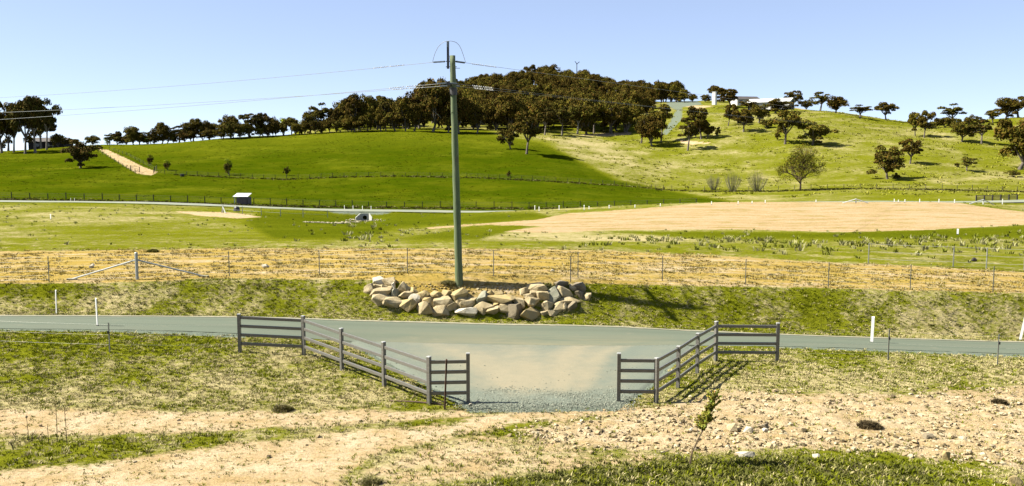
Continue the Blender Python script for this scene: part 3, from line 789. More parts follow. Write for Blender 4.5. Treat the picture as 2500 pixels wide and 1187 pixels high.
# rusty star picket standing before the left gate panel and a steel bar lying by it
M_RUST = simple('rusty_steel', (0.085, 0.045, 0.025), (0.15, 0.08, 0.04), 14, 0.8)
p = at(1085, 1001)
mb = MB(); tp = Vector((0.07, 0.03, 1.46))
for k in range(3):
    a = math.radians(90 + 120 * k); dx = Vector((math.cos(a), math.sin(a), 0)) * 0.02
    mb.beam(Vector((0, 0, -0.15)) + dx, tp + dx, 0.040 if k == 0 else 0.022, 0.012 if k else 0.03)
single('star_picket', mb.mesh('star_picket', M_RUST), 'rusty steel star picket standing before the short gate panel', 'picket', p)
a, b = at(951, 981), at(1078, 989)
mb = MB(); mb.tube([Vector((0, 0, 0.03)), (b - a) * 0.5 + Vector((0, 0, 0.05)), (b - a) + Vector((0, 0, 0.03))], 0.022, 6)
single('steel_bar', mb.mesh('steel_bar', M_RUST), 'thin dark steel bar lying on the ground beside the star picket', 'bar', a)

# ------------------------------------------------------------------ road marker posts
M_WHITE = simple('white_post', (0.80, 0.80, 0.76), (0.70, 0.70, 0.65), 6, 0.5)
M_REFL = simple('reflector', (0.35, 0.05, 0.03), rough=0.3)
M_BLACKP = simple('black_plastic', (0.02, 0.02, 0.02), rough=0.6)
def guide_post(px, py, top, label, width=0.10, lean=0.0, group=None):
    p = at(px, py); h = (py - top) / ppm(p)
    root = thing('guide_post', label, 'marker post', p, group, rz=math.radians(-38))
    mb = MB(); mb.add([(-width/2, -0.012, -0.1), (width/2, -0.012, -0.1), (width/2, 0.012, -0.1), (-width/2, 0.012, -0.1),
        (-width/2 + lean, -0.012, h - 0.04), (width/2 + lean, -0.012, h - 0.04), (width/2 + lean, 0.012, h), (-width/2 + lean, 0.012, h)],
        [(3, 2, 1, 0), (4, 5, 6, 7), (0, 1, 5, 4), (1, 2, 6, 5), (2, 3, 7, 6), (3, 0, 4, 7)])
    mb.build('blade', M_WHITE, root, loc=(0, 0, 0))
    mb = MB(); mb.box((lean * 0.02, 0, 0.03), (width * 1.25, 0.05, 0.06)); mb.build('foot', M_BLACKP, root, loc=(0, 0, 0))
    return root
guide_post(138, 768, 707, 'slim white road marker post at the foot of the bank', 0.075, 0.04)
guide_post(238, 797, 727, 'white road marker post on the gravel verge beside a thin wire fence picket', 0.09, -0.03)
guide_post(2128, 838, 772, 'broad white road marker post before the wire fence beyond the rail panel', 0.115, 0.02)
guide_post(2489, 832, 772, 'leaning white road marker post at the foot of the grassy bank', 0.10, 0.17)

# ------------------------------------------------------------------ wire fences
M_GALV = simple('galvanised', (0.42, 0.44, 0.40), (0.52, 0.53, 0.48), 20, 0.5, 0.3)
M_PICKET = simple('picket_steel', (0.20, 0.21, 0.17), (0.28, 0.27, 0.2), 20, 0.7)
M_WIRE = simple('fence_wire', (0.55, 0.54, 0.46), rough=0.5, metal=0.2)
M_DPOST = simple('old_post', (0.10, 0.085, 0.06), (0.06, 0.05, 0.035), 5, 0.9)
def picket_mesh(h, w, mat):
    mb = MB(); mb.box((0, 0, h / 2 - 0.1), (w, w * 0.5, h + 0.2)); mb.box((0, w * 0.4, h / 2 - 0.1), (w * 0.35, w * 0.7, h + 0.2))
    return mb.mesh('picket', mat)
def wire_between(pts, hs, r, root, mat=None, name='wire', n=4):
    for h in hs:
        P = []
        for a, b in zip(pts[:-1], pts[1:]):
            for t in (0, 0.5): P.append(a.lerp(b, t) + Vector((0, 0, h - (0.02 if t else 0))))
        P.append(pts[-1] + Vector((0, 0, h)))
        mb = MB(); mb.tube(P, r, n, True); mb.build(name, mat or M_WIRE, root)
def wire_fence(label, bases, h, w, mat, wires, wr, name='wire_fence', skip=(), pre=None):
    pts = [at(*b) if not isinstance(b, Vector) else b for b in bases]
    root = thing(name, label, 'fence', pts[0])
    me = picket_mesh(h, w, mat)
    for i, p in enumerate(pts):
        if i in skip: continue
        piece('picket', me, root, p, random.uniform(-0.2, 0.2))
    wire_between(pts, wires, wr, root)
    return root, pts
# front fence, left and right of the rail fence ends
root, pts = wire_fence('thin wire fence with a single picket joining the sunlit rail fence', [(-120, 846), (268, 861), LF[0] + Vector((-0.06, 0, 0))], 1.05, 0.04, M_PICKET, (0.28, 0.62, 0.98), 0.0016, skip=(2,))
mb = MB(); mb.box((0, 0, 0), (0.05, 0.06, 0.09)); im = mb.mesh('insulator', M_BLACKP)
piece('insulator', im, root, pts[1] + Vector((0, -0.04, 0.72)))
root, pts = wire_fence('thin wire fence with two pickets running from the rail panel by the striped shadows', [RF[5] + Vector((0.06, 0, 0)), (2168, 880), (2435, 892), (2700, 905)], 1.12, 0.04, M_PICKET, (0.28, 0.62, 1.05), 0.002, skip=(0,))
for q in (1, 2): piece('insulator', im, root, pts[q] + Vector((0, -0.04, 0.80)))
# fence along the crest of the bank
crest = [(-90, 692), (120, 688), (335, 683), (560, 675), (780, 671), (995, 668), (1205, 674), (1411, 678), (1617, 686), (1820, 694), (2022, 702), (2222, 708), (2424, 712), (2640, 720)]
root, pts = wire_fence('wire mesh fence with steel pickets along the crest of the grassy bank', crest, 1.18, 0.036, M_PICKET, (0.12, 0.3, 0.5, 0.72, 0.95, 1.15), 0.003, skip=(2,))
cp = pts[2]
mb = MB(); mb.tube([cp + Vector((0, 0, -0.2)), cp + Vector((0, 0, 1.24))], 0.07, 10); mb.tube([cp + Vector((0, 0, 1.24)), cp + Vector((0, 0, 1.27))], [0.075, 0.05], 10)
mb.build('strainer_post', M_GALV, root)
for q in ((176, 683), (498, 676)):
    e = at(*q); mb = MB(); mb.tube([cp + Vector((0, 0, 0.92)), e + Vector((0, 0, 0.03))], 0.038, 8); mb.build('brace', M_GALV, root)
    mb = MB(); mb.box(e + Vector((0, 0, 0.02)), (0.42, 0.2, 0.08)); mb.build('footing', M_EDGE, root)
p = at(1393, 688); pc = MB(); pc.box((0, 0, 0.55), (0.04, 0.03, 1.25))
single('garden_stake', pc.mesh('garden_stake', M_PICKET), 'thin upright stake standing at the end of the boulder pile', 'stake', p)
# fence coming in beyond the bare strip
wire_fence('pale topped wire fence meeting the rough grass beyond the bare strip', [(2120, 645), (2327, 653), (2408, 656), (2500, 660), (2640, 664)], 1.15, 0.05, M_GALV, (0.3, 0.7, 1.12), 0.008)

# ------------------------------------------------------------------ pole and power lines
def pole_material():
    m = bpy.data.materials.new('treated_pole'); nt, N, L, b = nodes_of(m)
    b.inputs['Roughness'].default_value = 0.85
    n1 = noise(nt, 2.2, 6, 0.65, stretch=(3, 3, 0.35)); n2 = noise(nt, 14, 4, 0.6, stretch=(4, 4, 0.12)); n3 = noise(nt, 1.1, 3, 0.5, stretch=(1, 1, 0.8))
    c = mixc(nt, ramp(nt, n1, 0.35, 0.65), (0.095, 0.145, 0.05), (0.165, 0.20, 0.09))
    c = mixc(nt, mth(nt, 'MULTIPLY', ramp(nt, n2, 0.5, 0.7), 0.6), c, (0.07, 0.065, 0.03))
    c = mixc(nt, mth(nt, 'MULTIPLY', ramp(nt, n3, 0.58, 0.75), 0.7), c, (0.085, 0.055, 0.03))
    L.new(c, b.inputs['Base Color']); bump(nt, b, n2, 0.6, 0.02); return m
M_POLE = pole_material()
M_DSTEEL = simple('dark_steel', (0.05, 0.05, 0.05), (0.09, 0.08, 0.07), 12, 0.6, 0.3)
M_INS = simple('insulator_polymer', (0.10, 0.13, 0.15), rough=0.5)
M_LINE = simple('line_wire', (0.42, 0.44, 0.42), rough=0.5, metal=0.3)
M_LINE_L = simple('bird_diverter', (0.75, 0.74, 0.68), rough=0.5)
pb = at(1121, 693); YP = pb.y
pt_ = atY(1104.5, 136, YP)
root = thing('power_pole', 'tall weathered greenish timber power pole rising from the boulder mound', 'power pole', pb)
ax = (pt_ - pb)
def on_pole(t): return pb + ax * t
n = 26; P = [on_pole(i / n) for i in range(n + 1)]
rad = [0.175 - 0.05 * (i / n) + 0.006 * math.sin(i * 1.7) for i in range(n + 1)]
mb = MB(); mb.tube([pb + ax * -0.04] + P, [0.178] + rad, 20); mb.build('shaft', M_POLE, root, smooth=False)
for o_ in root.children: o_.data.polygons.foreach_set('use_smooth', [len(p_.vertices) == 4 for p_ in o_.data.polygons])
tz = lambda py: (693 - py) / (693 - 136)
# offset steel riser with post insulator at the top
r0, r1 = atY(1094, 168, YP - 0.02), atY(1093.5, 116, YP - 0.02)
mb = MB(); mb.box((r0 + r1) / 2, (0.10, 0.10, (r1 - r0).z)); rs = mb.build('riser', M_DSTEEL, root)
for py in (150, 163):
    q = on_pole(tz(py)); mb = MB(); mb.beam(q + Vector((-0.30, -0.05, 0)), q + Vector((0.18, -0.05, 0)), 0.03, 0.03); mb.build('bolt', M_DSTEEL, root)
mb = MB(); i0, i1 = atY(1093.5, 116, YP - 0.02), atY(1093.5, 101, YP - 0.02)
pts = []; rr = []
for k in range(15):
    pts.append(i0.lerp(i1, k / 14)); rr.append(0.07 if k % 2 else 0.035)
mb.tube(pts, rr, 10); mb.build('post_insulator', M_INS, root)
# crossarm pointing along the line of sight, with its brackets
ca = on_pole(tz(206)) + Vector((-0.17, 0, 0))
mb = MB(); mb.beam(ca + Vector((0.0, -0.75, 0)), ca + Vector((0.0, 0.75, 0)), 0.12, 0.15); mb.build('crossarm', M_DSTEEL, root)
cb = on_pole(tz(222)); mb = MB(); mb.tube([cb + Vector((0, 0, -0.16)), cb + Vector((0, 0, 0.16))], 0.165, 16); mb.build('shade_band', M_DSTEEL, root)  # dark sleeve standing in for the shade below the crossarm
for s_ in (-1, 1):
    mb = MB(); mb.beam(ca + Vector((0, s_ * 0.55, -0.05)), on_pole(tz(232)) + Vector((-0.14, s_ * 0.05, 0)), 0.03, 0.03); mb.build('arm_brace', M_DSTEEL, root)
mb = MB(); q = on_pole(tz(166)); mb.beam(q + Vector((0.1, 0, 0)), q + Vector((0.32, 0, 0)), 0.02, 0.02); mb.build('bolt', M_DSTEEL, root)
def string_ins(a, b, parent):
    pts = []; rr = []
    for k in range(19):
        pts.append(a.lerp(b, k / 18)); rr.append(0.045 if k % 2 else 0.022)
    mb = MB(); mb.tube(pts, rr, 8); mb.build('strain_insulator', M_INS, parent)
def catenary(a, b, sag, n=40):
    return [a.lerp(b, i / n) + Vector((0, 0, -4 * sag * (i / n) * (1 - i / n))) for i in range(n + 1)]
def helix(a, b, r, turns, n=10):
    d = (b - a); x = d.cross(Vector((0, 0, 1))).normalized(); y = x.cross(d).normalized()
    return [a + d * (i / (turns * n)) + (x * math.cos(2 * math.pi * i / n) + y * math.sin(2 * math.pi * i / n)) * r for i in range(turns * n + 1)]
def power_line(label, start, end, sag, helix_range, r=0.012):
    pts = catenary(start, end, sag, 48)
    root = thing('power_line', label, 'power line', start, 'power lines strung from the timber pole')
    mb = MB(); mb.tube(pts, r, 5); mb.build('conductor', M_LINE, root)
    L_t = (end - start).length
    def pos(s):
        t = s / L_t; return start.lerp(end, t) + Vector((0, 0, -4 * sag * t * (1 - t)))
    a, b = helix_range
    for (s0, s1) in ((a, (a + b) / 2 - 0.05), ((a + b) / 2 + 0.05, b)):
        mb = MB(); mb.tube(helix(pos(s0), pos(s1), 0.028, 6), 0.010, 4); mb.build('bird_diverter', M_LINE_L, root)
    return root
tl = on_pole(tz(150)) + Vector((-0.33, 0, 0)); tr = on_pole(tz(150)) + Vector((0.14, 0, 0))
el = atY(-520, 252, 70.0); er = atY(2238, 303, 330.0)
tl2, tr2 = tl + (el - tl).normalized() * 0.62, tr + (er - tr).normalized() * 0.75
string_ins(tl, tl2, root); string_ins(tr, tr2, root)
power_line('topmost power line running from the pole above the tree clump by the dark house', tl2, el, 0.5, (1.6, 3.4), 0.010)
power_line('topmost power line running from the pole towards the hilltop sheds', tr2, er, 0.0, (0.6, 2.9), 0.008)
# jumper loop over the post insulator
A, B, C_ = tl2 + (el - tl).normalized() * 0.05, atY(1093.5, 100.5, YP - 0.02), tr2 + (er - tr).normalized() * 0.1
def bez(p0, p1, p2, p3, n=16): return [p0 * (1-t)**3 + p1 * 3*t*(1-t)**2 + p2 * 3*t*t*(1-t) + p3 * t**3 for t in [i / n for i in range(n + 1)]]
mb = MB(); mb.tube(bez(A, A + Vector((0.12, 0, 0.55)), B + Vector((-0.35, 0, -0.02)), B) + bez(B, B + Vector((0.55, 0, 0.03)), C_ + Vector((-0.22, 0, 0.65)), C_)[1:], 0.011, 5); mb.build('jumper', M_LINE, root)
for s_, pyl, pyr, nm in ((-1, 300, 318, 'nearer'), (1, 272, 312, 'farther')):
    a0 = ca + Vector((0, s_ * 0.68, 0.02))
    e1 = atY(-520, pyl + 14, 70.0); e2 = atY(2300, pyr - 4, 330.0)
    aL = a0 + (e1 - a0).normalized() * 0.55; aR = a0 + (e2 - a0).normalized() * 0.75
    string_ins(a0, aL, root); string_ins(a0, aR, root)
    power_line('lower power line from the %s end of the crossarm passing before the tree clump' % nm, aL, e1, 0.35, (0.9, 2.7), 0.010)
    power_line('lower power line from the %s end of the crossarm crossing before the wooded hill' % nm, aR, e2, 1.2, (1.2, 3.0), 0.005)

# ------------------------------------------------------------------ boulders round the mound
def rock_mesh(seed, w, d, h, mat, pts=13):
    r = random.Random(seed); bm = bmesh.new()
    for k in range(pts):
        v_ = Vector((r.gauss(0, 1), r.gauss(0, 1), r.gauss(0, 1))).normalized()
        m_ = max(abs(v_.x), abs(v_.y), abs(v_.z)); v_ = v_.lerp(v_ / m_, 0.45) * r.uniform(0.86, 1.04)
        bm.verts.new(v_)
    g = bmesh.ops.convex_hull(bm, input=bm.verts)
    bmesh.ops.delete(bm, geom=[e for e in g['geom_interior'] if isinstance(e, bmesh.types.BMVert)], context='VERTS')
    bmesh.ops.bevel(bm, geom=list(bm.edges), offset=0.035, segments=1, affect='EDGES', profile=0.6)
    bmesh.ops.triangulate(bm, faces=bm.faces)
    bmesh.ops.subdivide_edges(bm, edges=bm.edges, cuts=1, use_grid_fill=True)
    ph = r.uniform(0, 50)
    for v_ in bm.verts:
        c = v_.co; nz = math.sin(c.x * 5 + ph) * math.sin(c.y * 6 + ph * 2) * math.sin(c.z * 5 - ph) * 0.05 + r.uniform(-0.014, 0.014)
        v_.co = c * (1 + nz)
    xs_ = [v_.co for v_ in bm.verts]
    lo = Vector((min(c.x for c in xs_), min(c.y for c in xs_), min(c.z for c in xs_))); hi = Vector((max(c.x for c in xs_), max(c.y for c in xs_), max(c.z for c in xs_)))
    for v_ in bm.verts:
        c = v_.co; v_.co = Vector(((c.x - lo.x) / (hi.x - lo.x) - 0.5, (c.y - lo.y) / (hi.y - lo.y) - 0.5, (c.z - lo.z) / (hi.z - lo.z) - 0.5))
        v_.co.x *= w; v_.co.y *= d; v_.co.z *= h
    bmesh.ops.recalc_face_normals(bm, faces=bm.faces)
    me = bpy.data.meshes.new('boulder'); bm.to_mesh(me); bm.free(); me.materials.append(mat); return me
def rock_mat(name, c1, c2, c3):
    m = bpy.data.materials.new(name); nt, N, L, b = nodes_of(m); b.inputs['Roughness'].default_value = 0.9
    oi = N.new('ShaderNodeObjectInfo'); tc = N.new('ShaderNodeTexCoord')
    ad = N.new('ShaderNodeVectorMath'); ad.operation = 'ADD'; L.new(tc.outputs['Object'], ad.inputs[0]); L.new(oi.outputs['Location'], ad.inputs[1])
    n1 = noise(nt, 3.2, 6, 0.65, vec=ad.outputs[0]); n2 = noise(nt, 18, 4, 0.7, vec=ad.outputs[0])
    c = mixc(nt, ramp(nt, n1, 0.38, 0.62), c1, c2); c = mixc(nt, mth(nt, 'MULTIPLY', ramp(nt, n2, 0.52, 0.72), 0.55), c, c3)
    L.new(c, b.inputs['Base Color']); bump(nt, b, mth(nt, 'ADD', n1, mth(nt, 'MULTIPLY', n2, 0.4)), 0.55, 0.06); return m
RM = {'cream': rock_mat('cream_rock', (0.54, 0.435, 0.245), (0.42, 0.325, 0.16), (0.16, 0.12, 0.055)),
      'white': rock_mat('white_rock', (0.66, 0.60, 0.46), (0.52, 0.45, 0.31), (0.32, 0.26, 0.16)),
      'ochre': rock_mat('ochre_rock', (0.50, 0.37, 0.14), (0.42, 0.32, 0.15), (0.25, 0.17, 0.06)),
      'grey': rock_mat('grey_rock', (0.25, 0.255, 0.17), (0.31, 0.29, 0.20), (0.14, 0.13, 0.08)),
      'brown': rock_mat('brown_rock', (0.20, 0.16, 0.09), (0.27, 0.215, 0.13), (0.09, 0.07, 0.04))}
# centre and size in an enlarged crop of the pile (4.032 times, origin 860, 660), colour
BL = [(165,185,95,100,'cream'),(255,108,100,95,'white'),(355,115,140,75,'cream'),(245,165,85,60,'cream'),(325,170,90,60,'cream'),(392,155,60,80,'white'),
(280,215,195,80,'cream'),(422,225,70,80,'grey'),(508,172,118,108,'cream'),(300,275,195,92,'cream'),(405,315,190,88,'cream'),(522,250,150,85,'cream'),
(548,328,140,108,'ochre'),(615,278,108,85,'white'),(695,370,200,108,'cream'),(700,245,120,80,'ochre'),(748,305,118,90,'ochre'),(825,250,120,82,'ochre'),
(900,308,190,108,'cream'),(865,395,155,88,'cream'),(982,375,82,112,'cream'),(1045,242,150,128,'ochre'),(1072,308,100,98,'cream'),(1130,330,138,84,'cream'),
(1120,396,210,88,'white'),(1172,282,100,70,'cream'),(1262,265,138,108,'grey'),(1290,342,195,68,'cream'),(1285,402,98,68,'cream'),(1385,395,138,88,'cream'),
(1460,278,265,68,'ochre'),(1422,322,128,60,'ochre'),(1522,312,98,50,'cream'),(1512,365,128,98,'cream'),(1598,395,148,132,'brown'),(1640,320,118,88,'cream'),
(1755,425,192,112,'ochre'),(1775,322,148,118,'cream'),(1690,205,80,72,'cream'),(1740,258,90,60,'cream'),(1785,232,75,70,'cream'),(1810,175,205,88,'cream'),
(1870,250,112,118,'cream'),(1972,232,148,138,'grey'),(2082,202,158,108,'cream'),(2060,138,120,70,'brown'),(2230,165,118,98,'brown'),(2140,287,175,60,'cream'),
(1920,350,102,102,'cream'),(2030,356,102,90,'cream'),(2092,356,52,98,'cream'),(1968,415,128,52,'cream'),(2242,242,98,70,'brown'),(2308,262,88,70,'cream'),
(2150,342,110,88,'brown'),(1890,432,68,58,'cream'),(2180,172,80,60,'cream'),(1352,232,80,66,'ochre'),(600,205,90,66,'ochre'),(1420,235,110,60,'ochre'),(930,235,110,70,'ochre')]
RCOL = {'cream': 'cream coloured', 'white': 'very pale', 'ochre': 'yellow ochre', 'grey': 'greenish grey', 'brown': 'dark brown'}
def rlabel(cx, cy, col):
    row = 'topmost' if cy < 185 else ('bottom row' if cy > 345 else 'middle row')
    where = 'at the pile end away from the thin stake' if cx < 580 else ('at the pile end below the thin stake' if cx > 1640 else 'in the low part of the pile below the power pole')
    return '%s %s boulder %s' % (RCOL[col], row, where)
for i, (cx, cy, w, h, col) in enumerate(BL):
    px, pyc = 860 + cx / 4.032, 660 + cy / 4.032
    g = at(px, pyc + h / 4.032 * 0.28); s = ppm(g); W, H = w / 4.032 / s * 1.22, h / 4.032 / s * 1.32
    me = rock_mesh(500 + i, W, max(0.28, 0.85 * (W + H) / 2), H, RM[col])
    o = single('boulder', me, rlabel(cx, cy, col), 'boulder', g + Vector((0, 0.06, H * 0.13)), rlabel(cx, cy, col).replace('boulder', 'boulders'), rz=random.uniform(-0.35, 0.35))
    o.rotation_euler = (random.uniform(-0.25, 0.15), random.uniform(-0.18, 0.18), random.uniform(-0.35, 0.35))
def mound_soil():
    r = np.random.default_rng(51); n = 900
    PX_ = 980 + 380 * r.random(n); PY_ = 692 + 42 * r.random(n) ** 1.3
    P_ = [at(a_, b_) for a_, b_ in zip(PX_, PY_)]; X, Y, Z = np.array([[q.x, q.y, q.z] for q in P_]).T
    S = 0.02 + 0.07 * r.random(n) ** 3; t = r.random((n, 1)); c = np.where(t < 0.6, np.array([0.40, 0.28, 0.09]), np.where(t < 0.85, np.array([0.26, 0.18, 0.06]), np.array([0.50, 0.42, 0.24])))
    return scatter_mesh(STONES, X, Y, Z + 0.01, S, c, 52)
v, f, c = mound_soil()
stuff('soil_rubble', 'yellow brown soil and rubble behind the boulders under the pole', 'soil', v, f, c, M_STONE)
# stones lying in the foreground and on the strip
ST = [(1786, 1050, 27, 20, 'cream', 'rounded cream stone with a shaded side near the leafy sapling'), (1826, 1054, 24, 15, 'white', 'small pale stone between two larger stones near the sapling'),
      (1864, 1048, 26, 18, 'brown', 'brown pointed stone at the end of the row of three near the sapling'), (1868, 1053, 16, 9, 'white', 'little flat pale stone leaning on the brown pointed stone'),
      (1690, 1052, 16, 9, 'white', 'tiny white pebble at the foot of the leafy sapling'), (1820, 1116, 46, 18, 'white', 'broad flat white stone on the edge of the dark grass'),
      (1995, 1118, 24, 10, 'white', 'small slanting white stone in the dark grass'), (2266, 1071, 30, 14, 'brown', 'flat reddish brown stone among the clods'),
      (2310, 1122, 18, 24, 'ochre', 'ochre stone standing at the end of the dark grass'), (2476, 1185, 44, 26, 'ochre', 'big ochre stone beside a dead twig'),
      (648, 653, 17, 9, 'white', 'white stone lying on the bare strip behind a picket'), (225, 654, 14, 12, 'white', 'pale stone on the bare strip near the strainer brace'),
      (1148, 992, 12, 9, 'white', 'white stone at the foot of the gate post by the gravel'), (1168, 985, 14, 8, 'white', 'flat pale stone on the gravel beside the gate post'),
      (928, 782, 12, 5, 'white', 'white pebble at the road edge below the boulders'), (1349, 663, 10, 6, 'white', 'white pebble on the bare strip behind the mound')]
for i, (px, py, w, h, col, lab) in enumerate(ST):
    g = at(px, py); s = ppm(g); W, H = w / s, h / s * 1.15
    single('stone', rock_mesh(700 + i, W, W * 0.8, H, RM[col], 14), lab, 'stone', g + Vector((0, 0, H * 0.30)), rz=random.uniform(-0.4, 0.4))

# ------------------------------------------------------------------ trees
M_BARK = simple('gum_bark', (0.11, 0.085, 0.06), (0.20, 0.17, 0.13), 1.2, 0.9, stretch=(3, 3, 0.5))
M_BARKP = simple('pale_gum_bark', (0.34, 0.31, 0.25), (0.16, 0.12, 0.09), 0.9, 0.9, stretch=(3, 3, 0.4))
def leaf_material(name):
    m = bpy.data.materials.new(name); nt, N, L, b = nodes_of(m)
    a = N.new('ShaderNodeAttribute'); a.attribute_name = 'tint'
    oi = N.new('ShaderNodeObjectInfo')
    hs = N.new('ShaderNodeHueSaturation'); L.new(a.outputs['Color'], hs.inputs['Color'])
    mr = N.new('ShaderNodeMapRange'); mr.inputs['To Min'].default_value = 0.75; mr.inputs['To Max'].default_value = 1.3
    L.new(oi.outputs['Random'], mr.inputs['Value']); L.new(mr.outputs['Result'], hs.inputs['Value'])
    mh = N.new('ShaderNodeMapRange'); mh.inputs['To Min'].default_value = 0.488; mh.inputs['To Max'].default_value = 0.515
    L.new(oi.outputs['Random'], mh.inputs['Value']); L.new(mh.outputs['Result'], hs.inputs['Hue'])
    L.new(hs.outputs['Color'], b.inputs['Base Color'])
    b.inputs['Roughness'].default_value = 0.85; b.inputs['Specular IOR Level'].default_value = 0.04
    return m
M_LEAF = leaf_material('leaves')
def leaf_blob(r, centre, rad, n, size, base, var, shell=0.55):
    """n leaf-clump quads spread through the outer part of an ellipsoid"""
    d = r.normal(size=(n, 3)); d /= np.linalg.norm(d, axis=1)[:, None]
    d[:, 2] = np.where(d[:, 2] < -0.35, -d[:, 2] * r.random(n), d[:, 2])
    rr = shell + (1.08 - shell) * r.random(n) ** 0.7
    c = centre + d * rr[:, None] * rad
    nrm = d * 0.8 + r.normal(size=(n, 3)) * 0.55 + np.array([0, 0, 0.25]); nrm /= np.linalg.norm(nrm, axis=1)[:, None]
    a = np.cross(nrm, r.normal(size=(n, 3))); a /= np.linalg.norm(a, axis=1)[:, None] + 1e-9
    b = np.cross(nrm, a)
    s = size * (0.55 + 0.9 * r.random(n))[:, None]
    k = (0.55 + 0.5 * r.random(n))[:, None]
    V = np.stack([c - a * s, c - b * s * k, c + a * s, c + b * s * k], 1).reshape(-1, 3)
    Fc = np.arange(4 * n).reshape(-1, 4)
    col = np.clip(base * (1 + var * (r.random((n, 1)) * 2 - 1)) * (1 + 0.12 * r.normal(size=(n, 3))), 0.003, 1)
    return V, Fc, np.repeat(col, 4, axis=0)
GUM = np.array([0.102, 0.076, 0.010]); GUM2 = np.array([0.092, 0.076, 0.012]); OLIVE = np.array([0.125, 0.102, 0.014]); LIME = np.array([0.30, 0.35, 0.02])
def make_tree(kind, seed):
    """unit height tree: returns (trunk mesh, crown mesh); x/y in the same unit"""
    r = np.random.default_rng(seed); rd = random.Random(seed)
    mb = MB(); VV, FF, CC = [], [], []; off = 0
    def blob(c, rad, n, size, base, var=0.35, shell=0.5):
        nonlocal off
        v, f, k = leaf_blob(r, np.array(c), np.array(rad), n, size, base, var, shell)
        VV.append(v); FF.append(f + off); CC.append(k); off += len(v)
    spec = {'umbrella': dict(fork=0.28, limbs=7, spread=0.36, ztop=0.84, base=GUM, br=0.160, flat=0.66, n=230, dens=4),
            'dense':    dict(fork=0.14, limbs=8, spread=0.32, ztop=0.82, base=GUM, br=0.185, flat=0.85, n=240, dens=4),
            'wood':     dict(fork=0.07, limbs=9, spread=0.38, ztop=0.80, base=GUM * 1.05, br=0.21, flat=0.82, n=230, dens=5),
            'tall':     dict(fork=0.36, limbs=6, spread=0.24, ztop=0.86, base=GUM2, br=0.135, flat=0.8, n=210, dens=4),
            'round':    dict(fork=0.20, limbs=9, spread=0.40, ztop=0.80, base=OLIVE * 0.92, br=0.175, flat=0.75, n=200, dens=4),
            'airy':     dict(fork=0.34, limbs=6, spread=0.30, ztop=0.87, base=GUM2 * 1.05, br=0.110, flat=0.62, n=120, dens=4),
            'bush':     dict(fork=0.05, limbs=6, spread=0.40, ztop=0.74, base=OLIVE * 0.8, br=0.22, flat=0.9, n=170, dens=3),
            'lime':     dict(fork=0.08, limbs=6, spread=0.34, ztop=0.78, base=LIME, br=0.20, flat=0.9, n=150, dens=2)}[kind]
    tr = 0.028 if kind in ('tall', 'airy') else 0.036
    lean = Vector((rd.uniform(-0.05, 0.05), rd.uniform(-0.05, 0.05), 0))
    fk = spec['fork']
    mb.tube([Vector((0, 0, -0.02)), Vector((0, 0, 0.03)), lean * 0.5 + Vector((0, 0, fk * 0.55)), lean + Vector((0, 0, fk))], [tr * 1.6, tr * 1.1, tr * 0.9, tr * 0.8], 7)
    base_p = lean + Vector((0, 0, fk * 0.96))
    nL = spec['limbs']
    for k in range(nL):
        a = 2 * math.pi * (k + rd.uniform(-0.3, 0.3)) / nL
        centre_limb = (k == 0)
        sp = spec['spread'] * (0.12 if centre_limb else rd.uniform(0.55, 1.0)); zt = spec['ztop'] * (1.0 if centre_limb else rd.uniform(0.66, 0.97))
        zt = max(zt, fk + 0.15)
        end = Vector((math.cos(a) * sp, math.sin(a) * sp, zt)) + lean
        mid = base_p.lerp(end, 0.5) + Vector((math.cos(a) * sp * 0.12, math.sin(a) * sp * 0.12, -0.03))
        mb.tube([base_p, mid, end], [tr * 0.62, tr * 0.38, tr * 0.14], 5, False)
        nb = spec['dens'] + (1 if centre_limb else 0)
        for q in range(nb):
            t = 1.0 if q == 0 else rd.uniform(0.45, 0.95)
            c = mid.lerp(end, max(0, (t - 0.5) * 2)) if t > 0.5 else base_p.lerp(mid, t * 2)
            o_ = Vector((rd.gauss(0, 1), rd.gauss(0, 1), rd.gauss(0, 0.6))) * spec['br'] * (0.35 if q == 0 else 0.85)
            c2 = c + o_; br = spec['br'] * rd.uniform(0.62, 1.15)
            c2.z = min(c2.z, 1.0 - br * spec['flat'] * 0.95); c2.z = max(c2.z, br * spec['flat'] + 0.02)
            if q: mb.tube([c, c2], [tr * 0.2, tr * 0.07], 4, False)
            tone = rd.uniform(0.72, 1.28)
            blob(c2, (br, br, br * spec['flat']), int(spec['n'] * rd.uniform(0.7, 1.2)), 0.024 if kind != 'bush' else 0.035, spec['base'] * tone)
    tm = mb.mesh('trunk', M_BARKP if kind in ('tall',) else M_BARK, True)
    cm = np_mesh('crown', np.concatenate(VV), np.concatenate(FF), M_LEAF, False, {'tint': np.concatenate(CC)})
    w = max(np.ptp(np.concatenate(VV)[:, 0]), np.ptp(np.concatenate(VV)[:, 1]))
    top = np.concatenate(VV)[:, 2].max()
    return tm, cm, w, top
TREES = {}
for kind, cnt in (('umbrella', 4), ('dense', 5), ('wood', 6), ('tall', 4), ('round', 3), ('airy', 4), ('bush', 4), ('lime', 2)):
    TREES[kind] = [make_tree(kind, 1000 + 37 * i + len(kind) * 101) for i in range(cnt)]
_tc = [0]
